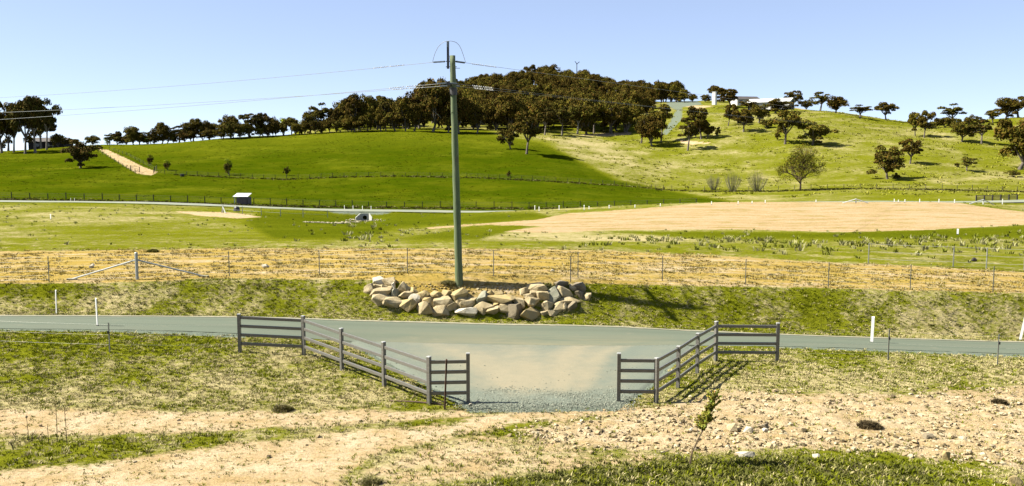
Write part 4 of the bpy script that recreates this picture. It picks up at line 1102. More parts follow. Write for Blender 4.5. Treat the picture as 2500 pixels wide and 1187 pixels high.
def tree(px, py, top, w, kind, label, group=None, p=None, name='gum_tree', variant=None, cat='tree', ymin=100):
    p = at(px, py, ymin) if p is None else p
    s = ppm(p); H = (py - top) / s; W = w / s
    _tc[0] += 1
    T = TREES[kind]; tm, cm, tw, tt = T[(_tc[0] if variant is None else variant) % len(T)]
    root = thing(name, label, cat, p + Vector((0, 0, -0.15)), group, rz=random.uniform(0, 6.28))
    sx = W / tw; sz = H / tt
    sx = min(max(sx, sz * 0.45), sz * 2.4)
    root.scale = (sx, sx, sz)
    for nm, me in (('trunk', tm), ('crown', cm)):
        o = bpy.data.objects.new(nm, me); link(o, root)
    return root
# clump by the dark house, left
G = 'tall gum trees round the dark house'
for (x, y, t, w) in ((4, 374, 246, 66), (34, 372, 250, 60), (62, 376, 238, 66), (86, 374, 233, 66), (114, 366, 238, 60), (100, 356, 262, 64), (20, 358, 268, 60)):
    tree(x, y, t, w * 1.15, ('tall', 'wood', 'umbrella', 'wood')[(x + y) % 4], 'tall dark gum crowded in the clump by the dark house', G)
for (x, y, t, w) in ((143, 358, 322, 34), (158, 356, 330, 26), (6, 366, 338, 30)):
    tree(x, y, t, w, 'bush', 'small rounded bush growing against the dark house', 'bushes against the dark house', name='bush', cat='bush')
tree(197, 410, 338, 92, 'round', 'lone spreading tree with twisted low limbs on the green slope beside the farm track', name='spreading_tree', variant=1)
# row along the crest of the green hill
G = 'gums along the crest of the green hill'; Lb = 'dark gum in the straggling row along the crest of the green hill'
for i, (x, y, t, w) in enumerate(((186, 352, 333, 36), (226, 354, 328, 42), (268, 354, 324, 28), (286, 352, 318, 28), (326, 351, 304, 52), (368, 349, 316, 28), (396, 347, 293, 52), (438, 344, 302, 46), (472, 342, 285, 58),
        (512, 340, 292, 50), (545, 339, 296, 44), (570, 337, 277, 60), (608, 335, 276, 60), (642, 333, 274, 50), (666, 332, 282, 40), (712, 329, 285, 44), (760, 326, 268, 50), (786, 324, 250, 68), (822, 322, 262, 54), (850, 322, 278, 50))):
    tree(x, y, t, w, ('umbrella', 'wood', 'airy', 'dense', 'wood')[i % 5], 'dark gum of the crest row ' + ('near the top of the farm track' if x < 420 else 'above the hillside fence' if x < 680 else 'next to the edge of the wood'), G + (' by the track' if x < 420 else ' above the fence' if x < 680 else ' by the wood'), ymin=290)
_r = random.Random(4)
for i in range(26):
    x = 292 + i * 22.5; y = float(np.interp(x, [292, 400, 500, 600, 700, 800, 860], [353, 347, 342, 337, 331, 325, 322])); hgt = _r.uniform(20, 34) + 10 * (x > 540)
    tree(x + _r.uniform(-6, 6), y, y - hgt, _r.uniform(34, 56), ('bush', 'wood', 'dense')[i % 3], 'low dark scrub tree filling the gaps of the row on the crest', 'scrub trees on the crest', name='scrub_tree', ymin=300)
for (x, y, t, w) in ((262, 354, 336, 26), (362, 350, 331, 26), (692, 330, 286, 44), (738, 327, 292, 40), (652, 333, 305, 28)):
    tree(x, y, t, w, 'lime', 'bright lime green leafy tree among the dark crest gums', 'lime green trees on the crest', name='leafy_tree', ymin=300)
# tall gums at the left shoulder of the wood
G = 'tall gums where the wood meets the green hill'; Lb = 'tall heavy gum at the edge of the wood above the green hill'
for i, (x, y, t, w) in enumerate(((866, 322, 226, 62), (898, 320, 228, 62), (942, 320, 234, 40), (990, 322, 236, 56), (1058, 327, 194, 112), (930, 322, 262, 70), (1012, 325, 252, 74), (1120, 330, 226, 84), (1095, 330, 250, 70), (1165, 332, 258, 74), (880, 321, 272, 70), (965, 322, 272, 70))):
    tree(x, y, t, w, ('umbrella', 'dense', 'airy')[i % 3] if i < 5 else 'dense', Lb, G, ymin=325)
tree(1246, 364, 298, 64, 'round', 'dark gum leaning over the slope beside a twin stemmed neighbour below the wood', ymin=200, variant=2)
tree(1286, 376, 268, 82, 'umbrella', 'dark forked gum casting a long shadow on the green slope below the wood', ymin=200, variant=1)
# the wooded hill
def wood():
    r = random.Random(77); n = 0
    ridge_x = [860, 1000, 1100, 1180, 1250, 1340, 1430, 1500, 1560, 1640, 1690]
    spots = []
    tries = 0
    while len(spots) < 280 and tries < 20000:
        tries += 1
        Y = r.uniform(345, 600); px = r.uniform(850, 1690); X = (px - CX) / F * Y
        if Y > 480 and px < 880: continue
        # open paddock and house hill on the right start here
        if px > 1540 and Y < 345 + (px - 1540) * 1.7: continue
        if px > 1600 and Y > 560: continue
        if px < 960 and Y > 560: continue
        if px < 1030 and Y > 425: continue
        if px > 1300 and px < 1540 and Y < 352: continue
        q = (X, Y)
        if any((q[0]-s[0])**2 + (q[1]-s[1])**2 < 5.0**2 for s in spots): continue
        spots.append(q)
    kinds = ['wood', 'wood', 'dense', 'wood', 'wood', 'umbrella', 'wood']
    spots.sort(key=lambda s: s[1])
    for i, (X, Y) in enumerate(spots):
        p = Vector((X, Y, z1(X, Y))); s = ppm(p)
        wl_ = (('brown green gum in the lower front ranks of the wooded hill', 'lower gums of the wooded hill') if Y < 395 else ('brown green gum in the midst of the wood on the tall hill', 'middle gums of the wooded hill') if Y < 520 else ('brown green gum near the summit of the wooded hill', 'summit gums of the wooded hill'))
        H = r.uniform(10.5, 15.5) if Y < 400 else r.uniform(10, 14.0)
        tree(0, H * s, 0, r.uniform(0.85, 1.15) * H * s, kinds[i % 7], wl_[0], wl_[1], p=p)
wood()
# thin front trunks of the wood on the right
for (x, y, t, w) in ((1330, 330, 262, 60), (1372, 330, 258, 60), (1410, 328, 252, 62), (1450, 326, 250, 64), (1490, 324, 248, 62), (1525, 322, 250, 56)):
    tree(x, y, t, w, 'tall', 'slim trunked gum in the front rank of the wood', 'front rank of the wood', ymin=300)
tree(1474, 320, 295, 22, 'airy', 'small slender sapling gum standing before the wood by a sandy patch', ymin=280)
# open slope on the right
LT = [(1566, 350, 276, 60, 'umbrella', 'dark short trunked gum joined to the dense gum by the steep grey road'), (1592, 358, 282, 66, 'dense', 'dense dark gum with thick double trunk beside the steep grey road'),
      (1614, 346, 252, 52, 'umbrella', 'tall gum with bare lower trunk hiding part of the steep grey road'), (1679, 368, 286, 46, 'airy', 'thin grey green gum on a long bare trunk before the sandy patch'),
      (1712, 340, 258, 62, 'umbrella', 'tall flat topped gum above a cluster of stems beside the sandy patch'), (1700, 337, 296, 40, 'dense', 'low multi stemmed gum tucked under the tall flat topped gum'), (1727, 338, 300, 34, 'dense', 'dark bushy gum with several stems right of the flat topped gum'),
      (1752, 332, 308, 16, 'bush', 'narrow upright shrub alone on the slope beside the bushy gum'), (1778, 307, 252, 38, 'umbrella', 'slender gum with bare trunk below the white tower'), (1815, 322, 264, 54, 'umbrella', 'spreading gum on the slope below the white shed'),
      (1852, 300, 252, 52, 'dense', 'low dark gum in the scrub line below the white shed'), (1872, 312, 290, 40, 'bush', 'scrubby dark bush at the end of the line below the white shed'), (1800, 302, 268, 44, 'dense', 'rounded dark gum behind the slender gum below the sheds'),
      (1892, 276, 240, 66, 'dense', 'dark dense gum hiding the corner of the white shed'), (1917, 352, 268, 80, 'umbrella', 'large domed gum with thick dark trunk on the open slope'), (1984, 354, 290, 78, 'round', 'broad gum with crooked trunk beside the large domed gum'),
      (1897, 342, 322, 14, 'bush', 'tiny upright bush left of the large domed gum'), (1938, 264, 220, 40, 'umbrella', 'gum rising behind the green gable of the shed'), (1968, 266, 238, 50, 'bush', 'low spreading gum between the shed gable and the skyline gum'),
      (2003, 268, 221, 44, 'airy', 'skyline gum with open crown and slim trunk beside the shed'), (2040, 276, 233, 54, 'dense', 'thick dark skyline gum with a domed top beyond the shed'), (2100, 288, 254, 62, 'airy', 'low wide greyish gum on the skyline'), (2163, 294, 248, 48, 'umbrella', 'solitary vase shaped gum on the bare skyline'),
      (2234, 332, 272, 34, 'umbrella', 'thin gum at the left of a pair at the saddle of the hill'), (2256, 336, 267, 44, 'umbrella', 'taller gum at the right of the pair at the saddle of the hill'), (2326, 306, 252, 60, 'airy', 'open crowned pale gum above the hedge at the saddle'), (2348, 346, 294, 54, 'round', 'dark gum with several stems right of the saddle'),
      (2396, 352, 290, 44, 'airy', 'forked slanting gum beside the dark many stemmed gum'), (2166, 437, 352, 90, 'round', 'rounded dark tree with a stout trunk and a small bush at its foot'), (2222, 400, 336, 54, 'umbrella', 'smaller gum standing above the rounded dark tree'),
      (2360, 418, 380, 40, 'airy', 'spindly little tree alone on the right slope'), (2490, 414, 286, 118, 'dense', 'huge dark gum at the right end of the slope'), (2456, 288, 236, 60, 'dense', 'tall gum on the right hand crest behind the huge gum'), (2486, 286, 232, 66, 'umbrella', 'tallest gum on the right hand crest'), (2424, 300, 268, 40, 'umbrella', 'short gum at the lower end of the right hand crest'),
      (1744, 250, 208, 40, 'umbrella', 'gum with round crown behind the white tower'), (1784, 262, 214, 62, 'umbrella', 'wide layered gum before the hilltop house'), (1826, 270, 244, 44, 'umbrella', 'small gum standing before the long white shed wall'), (1720, 250, 230, 30, 'dense', 'dark low gum left of the white tower')]
for (x, y, t, w, k, lab) in LT:
    tree(x, y, t, w * 1.2, k, lab, ymin=150, name='gum_tree' if k != 'bush' else 'bush', cat='tree' if k != 'bush' else 'bush')
for (x, y, t, w) in ((2284, 312, 288, 46), (2306, 312, 284, 46), (2330, 310, 286, 46), (2366, 308, 278, 46), (2392, 306, 282, 40), (2270, 314, 296, 30)):
    tree(x, y, t, w, 'bush', 'dark bush in the hedge along the saddle of the hill', 'hedge bushes on the saddle', name='bush', cat='bush', ymin=300)
for (x, y, t, w) in ((1595, 250, 202, 50), (1625, 250, 204, 56), (1650, 250, 206, 50), (1672, 250, 218, 40), (1570, 254, 206, 48), (1690, 250, 228, 30)):
    tree(x, y, t, w, 'dense', 'dark gum on the hill shoulder behind the grey gravel pad', 'gums behind the gravel pad', ymin=440)
BU = [(2190, 437, 420, 24, 'bush', 'small dark bush at the foot of the rounded dark tree'), (2335, 408, 396, 14, 'bush', 'small bush beside the spindly little tree'), (2474, 432, 412, 40, 'bush', 'brown scrub at the base of the huge dark gum')]
for (x, y, t, w, k, lab) in BU: tree(x, y, t, w, k, lab, name='bush', cat='bush', ymin=150)
# young trees on the green hill: brown below, lime tips above
for (x, y, t, w, lab) in ((368, 403, 376, 22, 'rounded young tree with lime tips nearest the farm track'), (409, 415, 390, 24, 'young tree with lime tips next to the hillside fence end'), (558, 427, 386, 28, 'taller young tree with lime top above the hillside fence'),):
    p = at(x, y, 150); s = ppm(p)
    root = thing('young_tree', lab, 'tree', p)
    for nm, k, z0, h, ww in (('crown', 'bush', 0, 0.75, 0.95), ('new_growth', 'lime', 0.35, 0.65, 0.85)):
        tm, cm, tw, tt = TREES[k][0]
        o = bpy.data.objects.new(nm, cm); link(o, root); o.location = (0, 0, z0 * (y - t) / s); o.scale = (w / s / tw * ww, w / s / tw * ww, h * (y - t) / s / tt)
    tm = TREES['bush'][0][0]; o = bpy.data.objects.new('trunk', tm); link(o, root); o.scale = (w / s, w / s, (y - t) / s * 0.8)
tree(700, 429, 403, 15, 'bush', 'small brown leaved sapling on the green hill above the fence', name='sapling', ymin=150)
tree(1241, 432, 415, 14, 'bush', 'small brown bush by the hillside fence below the forked gum', name='bush', cat='bush', ymin=150)
tree(374, 616, 601, 34, 'bush', 'reddish brown scrub at the edge of the bare strip by the strainer post', name='bush', cat='bush', ymin=45)

# elm: fine twigs in a fan
M_TWIG = simple('twig_bark', (0.10, 0.062, 0.03), (0.13, 0.085, 0.04), 2, 0.9)
M_GREYTWIG = simple('grey_twig', (0.19, 0.175, 0.085), (0.25, 0.23, 0.12), 2, 0.9)
def elm(px, py, top, w):
    p = at(px, py, 150); s = ppm(p); H = (py - top) / s; W = w / s; rd = random.Random(5); r = np.random.default_rng(5)
    tb = MB(); tw = MB(); tips = []
    def grow(a, d, ln_, rad, lvl):
        bend = Vector((rd.gauss(0, 1), rd.gauss(0, 1), rd.gauss(0, 0.6))) * 0.10
        m_ = a + d * ln_ * 0.5 + bend * ln_ * 0.25; d2 = (d + bend + Vector((0, 0, 0.08))).normalized(); e = m_ + d2 * ln_ * 0.5
        (tb if lvl < 3 else tw).tube([a, m_, e], [rad, rad * 0.8, rad * 0.55], 6 if lvl < 2 else 3, False)
        if lvl >= 5: tips.append(e); return
        n_ = (0, 4, 4, 3, 3, 3)[lvl + 1] if lvl < 5 else 0
        for k in range(n_):
            o_ = d2.orthogonal().normalized(); o_.rotate(Matrix.Rotation(rd.uniform(0, 6.28), 3, d2))
            nd = (d2 + o_ * rd.uniform(0.30, 0.75)).normalized()
            st = m_.lerp(e, rd.uniform(0.1, 1.0)) if k else e
            grow(st, nd, ln_ * rd.uniform(0.6, 0.8), rad * 0.56, lvl + 1)
    tb.tube([Vector((0, 0, -0.2)), Vector((0, 0, H * 0.1)), Vector((0, 0, H * 0.22))], [0.30, 0.24, 0.20], 9)
    for k in range(13):
        a = 2 * math.pi * k / 6.5 + rd.uniform(-0.3, 0.3); tilt = (0.22, 0.6, 0.95, 1.2)[k % 4]
        st = Vector((0, 0, H * rd.uniform(0.10, 0.24)))
        grow(st, Vector((math.cos(a) * math.sin(tilt), math.sin(a) * math.sin(tilt), math.cos(tilt))), H * (0.32 - 0.06 * tilt), 0.17, 1)
    T = np.array([t[:] for t in tips]); hmax = T[:, 2].max(); wmax = np.ptp(T[:, 0])
    n_ = len(T); rep = 7
    C = np.repeat(T, rep, 0) + r.normal(size=(n_ * rep, 3)) * 0.28
    v, f, c = leaf_blob(r, np.zeros(3), np.ones(3), len(C), 0.11, np.array([0.150, 0.130, 0.012]), 0.4)
    v = v.reshape(-1, 4, 3); v = v - v.mean(1, keepdims=True) + C[:, None, :]
    root = thing('elm_tree', 'bare branched fan shaped elm with olive buds at the foot of the right slope', 'tree', p)
    root.scale = (W / wmax * 0.95, W / wmax * 0.95, H / hmax * 0.98)
    o = bpy.data.objects.new('trunk', tb.mesh('trunk', M_TWIG)); link(o, root)
    o = bpy.data.objects.new('twigs', tw.mesh('twigs', M_TWIG)); link(o, root)
    o = bpy.data.objects.new('crown', np_mesh('crown', v.reshape(-1, 3), f, M_LEAF, False, {'tint': c})); link(o, root)
elm(1954, 464, 350, 118)
def willow(px, py, top, w, seed, lab, leafy=0.0):
    p = at(px, py, 150); s = ppm(p); H = (py - top) / s; W = w / s; rd = random.Random(seed)
    a_ = MB(); b_ = MB()
    for k in range(95):
        a = rd.uniform(0, 6.28); q = math.sqrt(rd.random()); hh = H * rd.uniform(0.62, 1.0) * (1 - 0.35 * q * q)
        b0 = Vector((math.cos(a) * q * W * 0.10, math.sin(a) * q * W * 0.10, -0.1)); e = Vector((math.cos(a) * q * W * 0.5, math.sin(a) * q * W * 0.5, hh))
        m_ = b0.lerp(e, 0.5) + Vector((math.cos(a), math.sin(a), 0)) * W * 0.05 * q
        (a_ if k < 40 else b_).tube([b0, m_, e], [0.03, 0.022, 0.010] if k < 40 else [0.02, 0.016, 0.008], 3, False)
        for j in range(5):
            c = m_.lerp(e, rd.random()); t = c + Vector((rd.gauss(0, 0.22), rd.gauss(0, 0.22), rd.uniform(0.2, 0.7)))
            b_.tube([c, t], [0.012, 0.007], 3, False)
    root = thing('willow_shrub', lab, 'shrub', p)
    o = bpy.data.objects.new('stems', a_.mesh('stems', M_GREYTWIG)); link(o, root)
    o = bpy.data.objects.new('twigs', b_.mesh('twigs', M_GREYTWIG)); link(o, root)
willow(1742, 464, 424, 42, 1, 'smallest leafless grey willow shrub at the end of the trio')
willow(1788, 468, 412, 48, 2, 'tallest leafless grey willow shrub in the middle of the trio')
willow(1848, 468, 410, 56, 3, 'leafless grey willow shrub of the trio standing beside the elm')

# ------------------------------------------------------------------ buildings
M_WROOF = simple('white_roof', (0.75, 0.76, 0.73), (0.68, 0.69, 0.67), 0.5, 0.45)
M_WWALL = simple('white_wall', (0.78, 0.77, 0.72), (0.70, 0.69, 0.64), 0.6, 0.7)
M_TEAL = simple('green_cladding', (0.12, 0.17, 0.14), (0.15, 0.19, 0.16), 0.6, 0.6)
M_DARKW = simple('dark_brick', (0.018, 0.014, 0.012), (0.03, 0.022, 0.018), 2, 0.9)
M_DROOF = simple('dark_roof', (0.06, 0.05, 0.042), (0.085, 0.07, 0.06), 1, 0.8)
M_GLASS = simple('window_glass', (0.03, 0.04, 0.045), rough=0.15)
M_GREYCLAD = simple('grey_cladding', (0.13, 0.10, 0.095), (0.19, 0.15, 0.14), 3, 0.8, stretch=(6, 6, 0.3))
def gable(p, L_n, Wd, hw, hr, rz, label, wall, roof, end, name, over=0.5, cat='shed', door=None, windows=()):
    root = thing(name, label, cat, p, rz=rz)
    def local(mb, nm, mat, par=None):
        o = bpy.data.objects.new(nm, mb.mesh(nm, mat)); link(o, par or root); return o
    mb = MB(); mb.box((0, -Wd/2 + 0.06, hw/2 - 0.4), (L_n, 0.12, hw + 0.8)); fw = local(mb, 'front_wall', wall)
    mb = MB(); mb.box((0, Wd/2 - 0.06, hw/2 - 0.4), (L_n, 0.12, hw + 0.8)); local(mb, 'back_wall', wall)
    for sx in (-1, 1):
        x0 = sx * (L_n / 2 + 0.002); x1 = sx * (L_n / 2 - 0.12); V = []
        for x in (x0, x1): V += [(x, -Wd/2 + 0.003, -0.8), (x, Wd/2 - 0.003, -0.8), (x, Wd/2 - 0.003, hw), (x, 0, hr - 0.05), (x, -Wd/2 + 0.003, hw)]
        mb = MB(); mb.add(V, [(0, 1, 2, 3, 4), (9, 8, 7, 6, 5)] + [(i, (i + 1) % 5, (i + 1) % 5 + 5, i + 5) for i in range(5)])
        local(mb, 'gable_wall', end)
    for sy in (-1, 1):
        sl = (hr - hw) / (Wd / 2); ye = sy * (Wd / 2 + over); ze = hw - over * sl + 0.06
        V = [(-L_n/2 - over, 0, hr + 0.06), (L_n/2 + over, 0, hr + 0.06), (L_n/2 + over, ye, ze), (-L_n/2 - over, ye, ze)]
        V += [(a, b, c + 0.1) for a, b, c in V]
        mb = MB(); mb.add(V, [(0, 1, 2, 3), (7, 6, 5, 4)] + [(i, (i + 1) % 4, (i + 1) % 4 + 4, i + 4) for i in range(4)]); local(mb, 'roof', roof)
    if door:
        mb = MB(); mb.box((L_n/2 + 0.03, door[0], door[2]/2), (0.08, door[1], door[2])); local(mb, 'door', M_DARKW)
    for (x, z, w_, h_) in windows:
        mb = MB(); mb.box((x, -Wd/2 - 0.01, z), (w_, 0.06, h_)); wo = local(mb, 'window', M_WWALL if wall is not M_WWALL else M_DSTEEL)
        mb = MB(); mb.box((x, -Wd/2 - 0.05, z), (w_ * 0.86, 0.05, h_ * 0.8)); local(mb, 'pane', M_GLASS, wo)
    return root
def hill_at(px, py, Y): q = atY(px, py, Y); return Vector((q.x, q.y, z1(q.x, q.y)))
p = hill_at(1882, 262, 400); s = ppm(p)
p.z = atY(1882, 264, 400).z
gable(p, 19, 8, 2.6, 4.2, math.radians(-34), 'long white roofed shed with green gable end on the hilltop', M_WWALL, M_WROOF, M_TEAL, 'farm_shed', 0.6, door=(1.5, 3.2, 3.0), windows=((4.0, 2.0, 1.8, 1.0),))
p = hill_at(1818, 250, 436); p.z = atY(1818, 256, 436).z
gable(p, 12, 8, 2.5, 4.0, math.radians(12), 'dark roofed farmhouse half hidden behind the long white shed', M_WWALL, M_DROOF, M_WWALL, 'farmhouse', 0.6, cat='house', windows=((-4, 1.5, 1.6, 1.1), (2, 1.5, 1.6, 1.1)))
p = atY(1744, 248, 410); mb = MB()
root = thing('white_tower', 'square white tower beside the round crowned hilltop gum', 'tower', p, rz=math.radians(-38))
mb = MB(); mb.box((0, 0, 1.4), (1.7, 1.7, 6.0)); o = bpy.data.objects.new('wall', mb.mesh('wall', M_WWALL)); link(o, root)
mb = MB(); mb.box((0, 0, 4.48), (1.9, 1.9, 0.16)); o = bpy.data.objects.new('roof', mb.mesh('roof', M_WROOF)); link(o, root)
# dark house behind the left clump
p = at(98, 358, 220) + Vector((0, 8, 0)); p.z = z1(p.x, p.y)
gable(p, 13.5, 8, 2.6, 4.1, math.radians(3), 'dark brick house behind the tall gum clump', M_DARKW, M_DROOF, M_DARKW, 'dark_house', 0.4, cat='house', windows=((-3.5, 1.3, 1.4, 1.0), (0.5, 1.3, 1.4, 1.0)))
a = at(122, 357, 200); s = ppm(a); root = thing('hay_rack', 'small pale feed rack on the grass before the dark house', 'rack', a)
for x in (-1.1, 1.1):
    mb = MB(); mb.box((x, 0, 0.4), (0.09, 0.09, 0.9)); mb.build('leg', M_GALV, root, loc=(0, 0, 0))
mb = MB(); mb.box((0, 0, 0.86), (2.4, 0.5, 0.1)); mb.build('top', M_GALV, root, loc=(0, 0, 0))
# field shelter by the far road
p = at(588, 500, 150); s = ppm(p); w = 35 / s; h = 19 / s; dp = 2.2
root = thing('field_shelter', 'little iron shelter with white roof and pale post beside the far road', 'shelter', p)
def lb(nm, mat, c, size, par=None, rz=0.0):
    mb = MB(); mb.box(c, size, rz); o = bpy.data.objects.new(nm, mb.mesh(nm, mat)); link(o, par or root); return o
lb('side_wall', M_GREYCLAD, (w * 0.47, dp * 0.5, h / 2 - 0.1), (0.06, dp, h + 0.1)); lb('back_wall', M_GREYCLAD, (w * 0.06, dp, h / 2 - 0.1), (w * 0.82, 0.06, h + 0.1))
for k in range(7): lb('sheet', M_GREYCLAD, (-w * 0.26 + w * 0.105 * k, 0.03 * (k % 2), h / 2 - 0.12), (w * 0.10, 0.05, h))
lb('post', M_WWALL, (-w * 0.42, 0, h / 2 - 0.1), (0.12, 0.12, h + 0.2)); lb('post', M_WWALL, (-w * 0.34, dp * 0.5, h / 2 - 0.1), (0.09, 0.09, h + 0.2)); lb('post', M_WWALL, (-w * 0.42, dp, h / 2), (0.1, 0.1, h + 0.2))
mb = MB(); V = [(-w * 0.53, -0.25, h), (w * 0.53, -0.25, h - 0.02), (w * 0.50, dp + 0.2, h + 0.52), (-w * 0.53, dp + 0.2, h + 0.54)]
V += [(a_, b_, c_ + 0.07) for a_, b_, c_ in V]
mb.add(V, [(0, 1, 2, 3), (7, 6, 5, 4)] + [(i, (i + 1) % 4, (i + 1) % 4 + 4, i + 4) for i in range(4)]); o = bpy.data.objects.new('roof', mb.mesh('roof', M_WROOF)); link(o, root)
# culvert under the far road
M_CONC = simple('concrete', (0.55, 0.55, 0.50), (0.46, 0.46, 0.41), 2.5, 0.85)
cx_, cy_ = CULV[0], CULV[1] - 0.1
CS = 0.64; zt_ = z1(cx_, 143.4) + 0.02; zb = zt_ - 1.75 * CS
root = thing('culvert', 'concrete culvert headwall with splayed wings and a round pipe under the far road', 'culvert', (cx_, cy_, zb)); root.scale = (CS, CS, CS)
mb = MB(); n = 20; R_p = 0.56; W2, H2 = 1.05, 1.7
ring = [(R_p * math.cos(2*math.pi*k/n), R_p * math.sin(2*math.pi*k/n) + 0.62) for k in range(n)]
def sq(k):
    a = 2 * math.pi * k / n; c, s_ = math.cos(a), math.sin(a); m_ = max(abs(c) / W2, abs(s_) / (H2 - 0.62 if s_ > 0 else 0.72)); return (c / m_, s_ / m_ + 0.62)
V = []
for y in (0, 0.22): V += [(x, y, z) for x, z in ring] + [(*[sq(k)[0], y], sq(k)[1]) for k in range(n)]
Fc = []
for k in range(n):
    k2 = (k + 1) % n
    Fc += [(k, k2, n + k2, n + k), (2*n + k2, 2*n + k, 3*n + k, 3*n + k2), (k, 2*n + k, 2*n + k2, k2), (n + k2, 3*n + k2, 3*n + k, n + k)]
mb.add(V, Fc); o = bpy.data.objects.new('headwall', mb.mesh('headwall', M_CONC)); link(o, root)
mb = MB(); mb.tube([(0, 0.1, 0.62), (0, 4, 0.62)], 0.60, 20, False); mb.box((0, 4.1, 0.62), (1.3, 0.1, 1.3)); o = bpy.data.objects.new('pipe', mb.mesh('pipe', M_DARKW)); link(o, root)
for sx in (-1, 1):
    V = [(sx * 1.05, 0.0, -0.15), (sx * 2.0, -1.5, -0.15), (sx * 2.0, -1.5, 0.75), (sx * 1.05, 0.0, 1.72)]
    V += [(a_ + sx * 0.16, b_ + 0.1, c_) for a_, b_, c_ in V]
    mb = MB(); mb.add(V, [(0, 1, 2, 3), (7, 6, 5, 4)] + [(i, (i + 1) % 4, (i + 1) % 4 + 4, i + 4) for i in range(4)])
    o = bpy.data.objects.new('wing_wall', mb.mesh('wing_wall', M_CONC)); link(o, root)
def riprap():
    r = np.random.default_rng(3); n = 420
    t = r.random(n); PX_ = np.where(t < 0.45, r.normal(890, 20, n), 880 - 140 * r.random(n)); PY_ = np.where(t < 0.45, r.normal(538.0, 1.5, n), 541 + (880 - PX_) * 0.082 + r.normal(0, 1.3, n))
    P_ = [at(a, b, 100) for a, b in zip(PX_, PY_)]
    X, Y, Z = np.array([[q.x, q.y, q.z] for q in P_]).T
    S = 0.08 + 0.13 * r.random(n) ** 2; c = np.array([0.52, 0.46, 0.30]) * (0.75 + 0.4 * r.random((n, 1)))
    return scatter_mesh(STONES, X, Y, Z + 0.05, S, c, 12)
v, f, c = riprap()
stuff('riprap', 'pale rubble stones lining the gully below the culvert', 'rubble', v, f, c, M_STONE)

# wind turbine on the wooded hill
p = hill_at(1408, 200, 575); top_ = atY(1408, 157, 575)
root = thing('wind_turbine', 'small wind turbine showing two raised blades above the wooded hill', 'turbine', p)
hh = (top_ - p).z; mb = MB(); mb.tube([(0, 0, -0.3), (0, 0, hh)], [0.34, 0.26], 8); o = bpy.data.objects.new('mast', mb.mesh('mast', M_INS)); link(o, root)
mb = MB(); mb.tube([(0, -0.7, hh + 0.1), (0, 0.8, hh + 0.1)], 0.3, 8); o = bpy.data.objects.new('hub', mb.mesh('hub', M_INS)); link(o, root)
for a in (128, 40, -90):
    ca_, sa_ = math.cos(math.radians(a)), math.sin(math.radians(a)); mb = MB()
    mb.beam((0, -0.75, hh + 0.1), (ca_ * 2.2, -0.75, hh + 0.1 + sa_ * 2.2), 0.08, 0.42); o = bpy.data.objects.new('blade', mb.mesh('blade', M_INS)); link(o, root)
    if a == -90: o.scale = (1, 1, 1)

# ------------------------------------------------------------------ distant fences and posts
def post_line(pxpy, step):
    """dense list of pixels along a polyline"""
    out = []
    for (x0, y0), (x1, y1) in zip(pxpy[:-1], pxpy[1:]):
        n_ = max(1, int(abs(x1 - x0) / step))
        out += [(x0 + (x1 - x0) * i / n_, y0 + (y1 - y0) * i / n_) for i in range(n_)]
    return out + [pxpy[-1]]
def far_fence(label, line, step, h, w, mat, wires, wr, ymin=150):
    pts = [at(a, b, ymin) for a, b in post_line(line, step)]
    root = thing('wire_fence', label, 'fence', pts[0]); mb = MB(); mb.box((0, 0, h/2 - 0.15), (w, w, h + 0.3)); me = mb.mesh('post', mat)
    for q in pts: piece('post', me, root, q, scale=(1, 1, random.uniform(0.88, 1.1)))
    wire_between(pts, wires, wr, root, mat, n=3)
far_fence('dark post and wire fence at the foot of the green hill behind the far road', [(-60, 484), (250, 488), (500, 495), (700, 501), (900, 506), (1250, 508), (1500, 506), (1700, 499)], 39, 1.15, 0.12, M_DPOST, (0.4, 0.75, 1.05), 0.012)
far_fence('old wire fence curving across the middle of the green hill', [(375, 424), (430, 427), (560, 433), (700, 438), (840, 432), (960, 430), (1140, 433), (1300, 440), (1500, 452), (1620, 462)], 26, 1.05, 0.10, M_DPOST, (0.35, 0.7, 1.0), 0.012)
far_fence('wire fence along the lower side of the farm track', [(240, 372), (270, 388), (300, 408), (330, 424)], 10, 1.1, 0.09, M_DPOST, (0.4, 0.9), 0.012)
far_fence('wire fence along the upper side of the farm track', [(268, 366), (310, 380), (350, 402), (378, 416)], 10, 1.1, 0.09, M_DPOST, (0.4, 0.9), 0.012)
far_fence('wire fence at the foot of the right hand slope beyond the elm', [(1600, 462), (1720, 466), (1900, 464), (2100, 459), (2300, 462), (2520, 468)], 34, 1.05, 0.09, M_DPOST, (0.4, 0.9), 0.012)
far_fence('thin pale wire fence on the valley side of the far road', [(545, 519), (592, 523), (638, 526), (685, 529), (740, 531), (800, 532)], 46, 1.1, 0.07, M_GALV, (0.5, 1.0), 0.012, 90)
# field gate and stays at the farm track
def rail_gate(label, a, b, h, nr, mat, name='field_gate', posts=2, cat='gate', thick=0.07):
    root = thing(name, label, cat, a); n_ = posts - 1
    mb = MB(); mb.box((0, 0, h/2 - 0.1), (thick * 1.7, thick * 1.7, h + 0.35)); me = mb.mesh('post', mat)
    for i in range(posts):
        q = a.lerp(b, i / n_); q.z = z1(q.x, q.y); piece('post', me, root, q)
    for k in range(nr):
        z = h * (0.25 + 0.72 * k / (nr - 1)); mb = MB(); mb.beam(a + Vector((0, 0, z)), b + Vector((0, 0, z)), thick * 0.6, thick); mb.build('rail', mat, root)
rail_gate('low timber gate across the lower end of the farm track', at(319, 417, 150), at(341, 421, 150), 1.3, 3, M_DPOST)
rail_gate('short timber gate at the end of the hillside fence beside the track', at(377, 421, 150), at(383, 415, 150), 1.2, 3, M_DPOST)
a, b = at(2383, 491, 130), at(2483, 489, 130)
rail_gate('dark timber stockyard rail fence beside the far road', a, b, 0.95, 4, M_DPOST, 'stockyard_fence', 6, 'fence', 0.11)
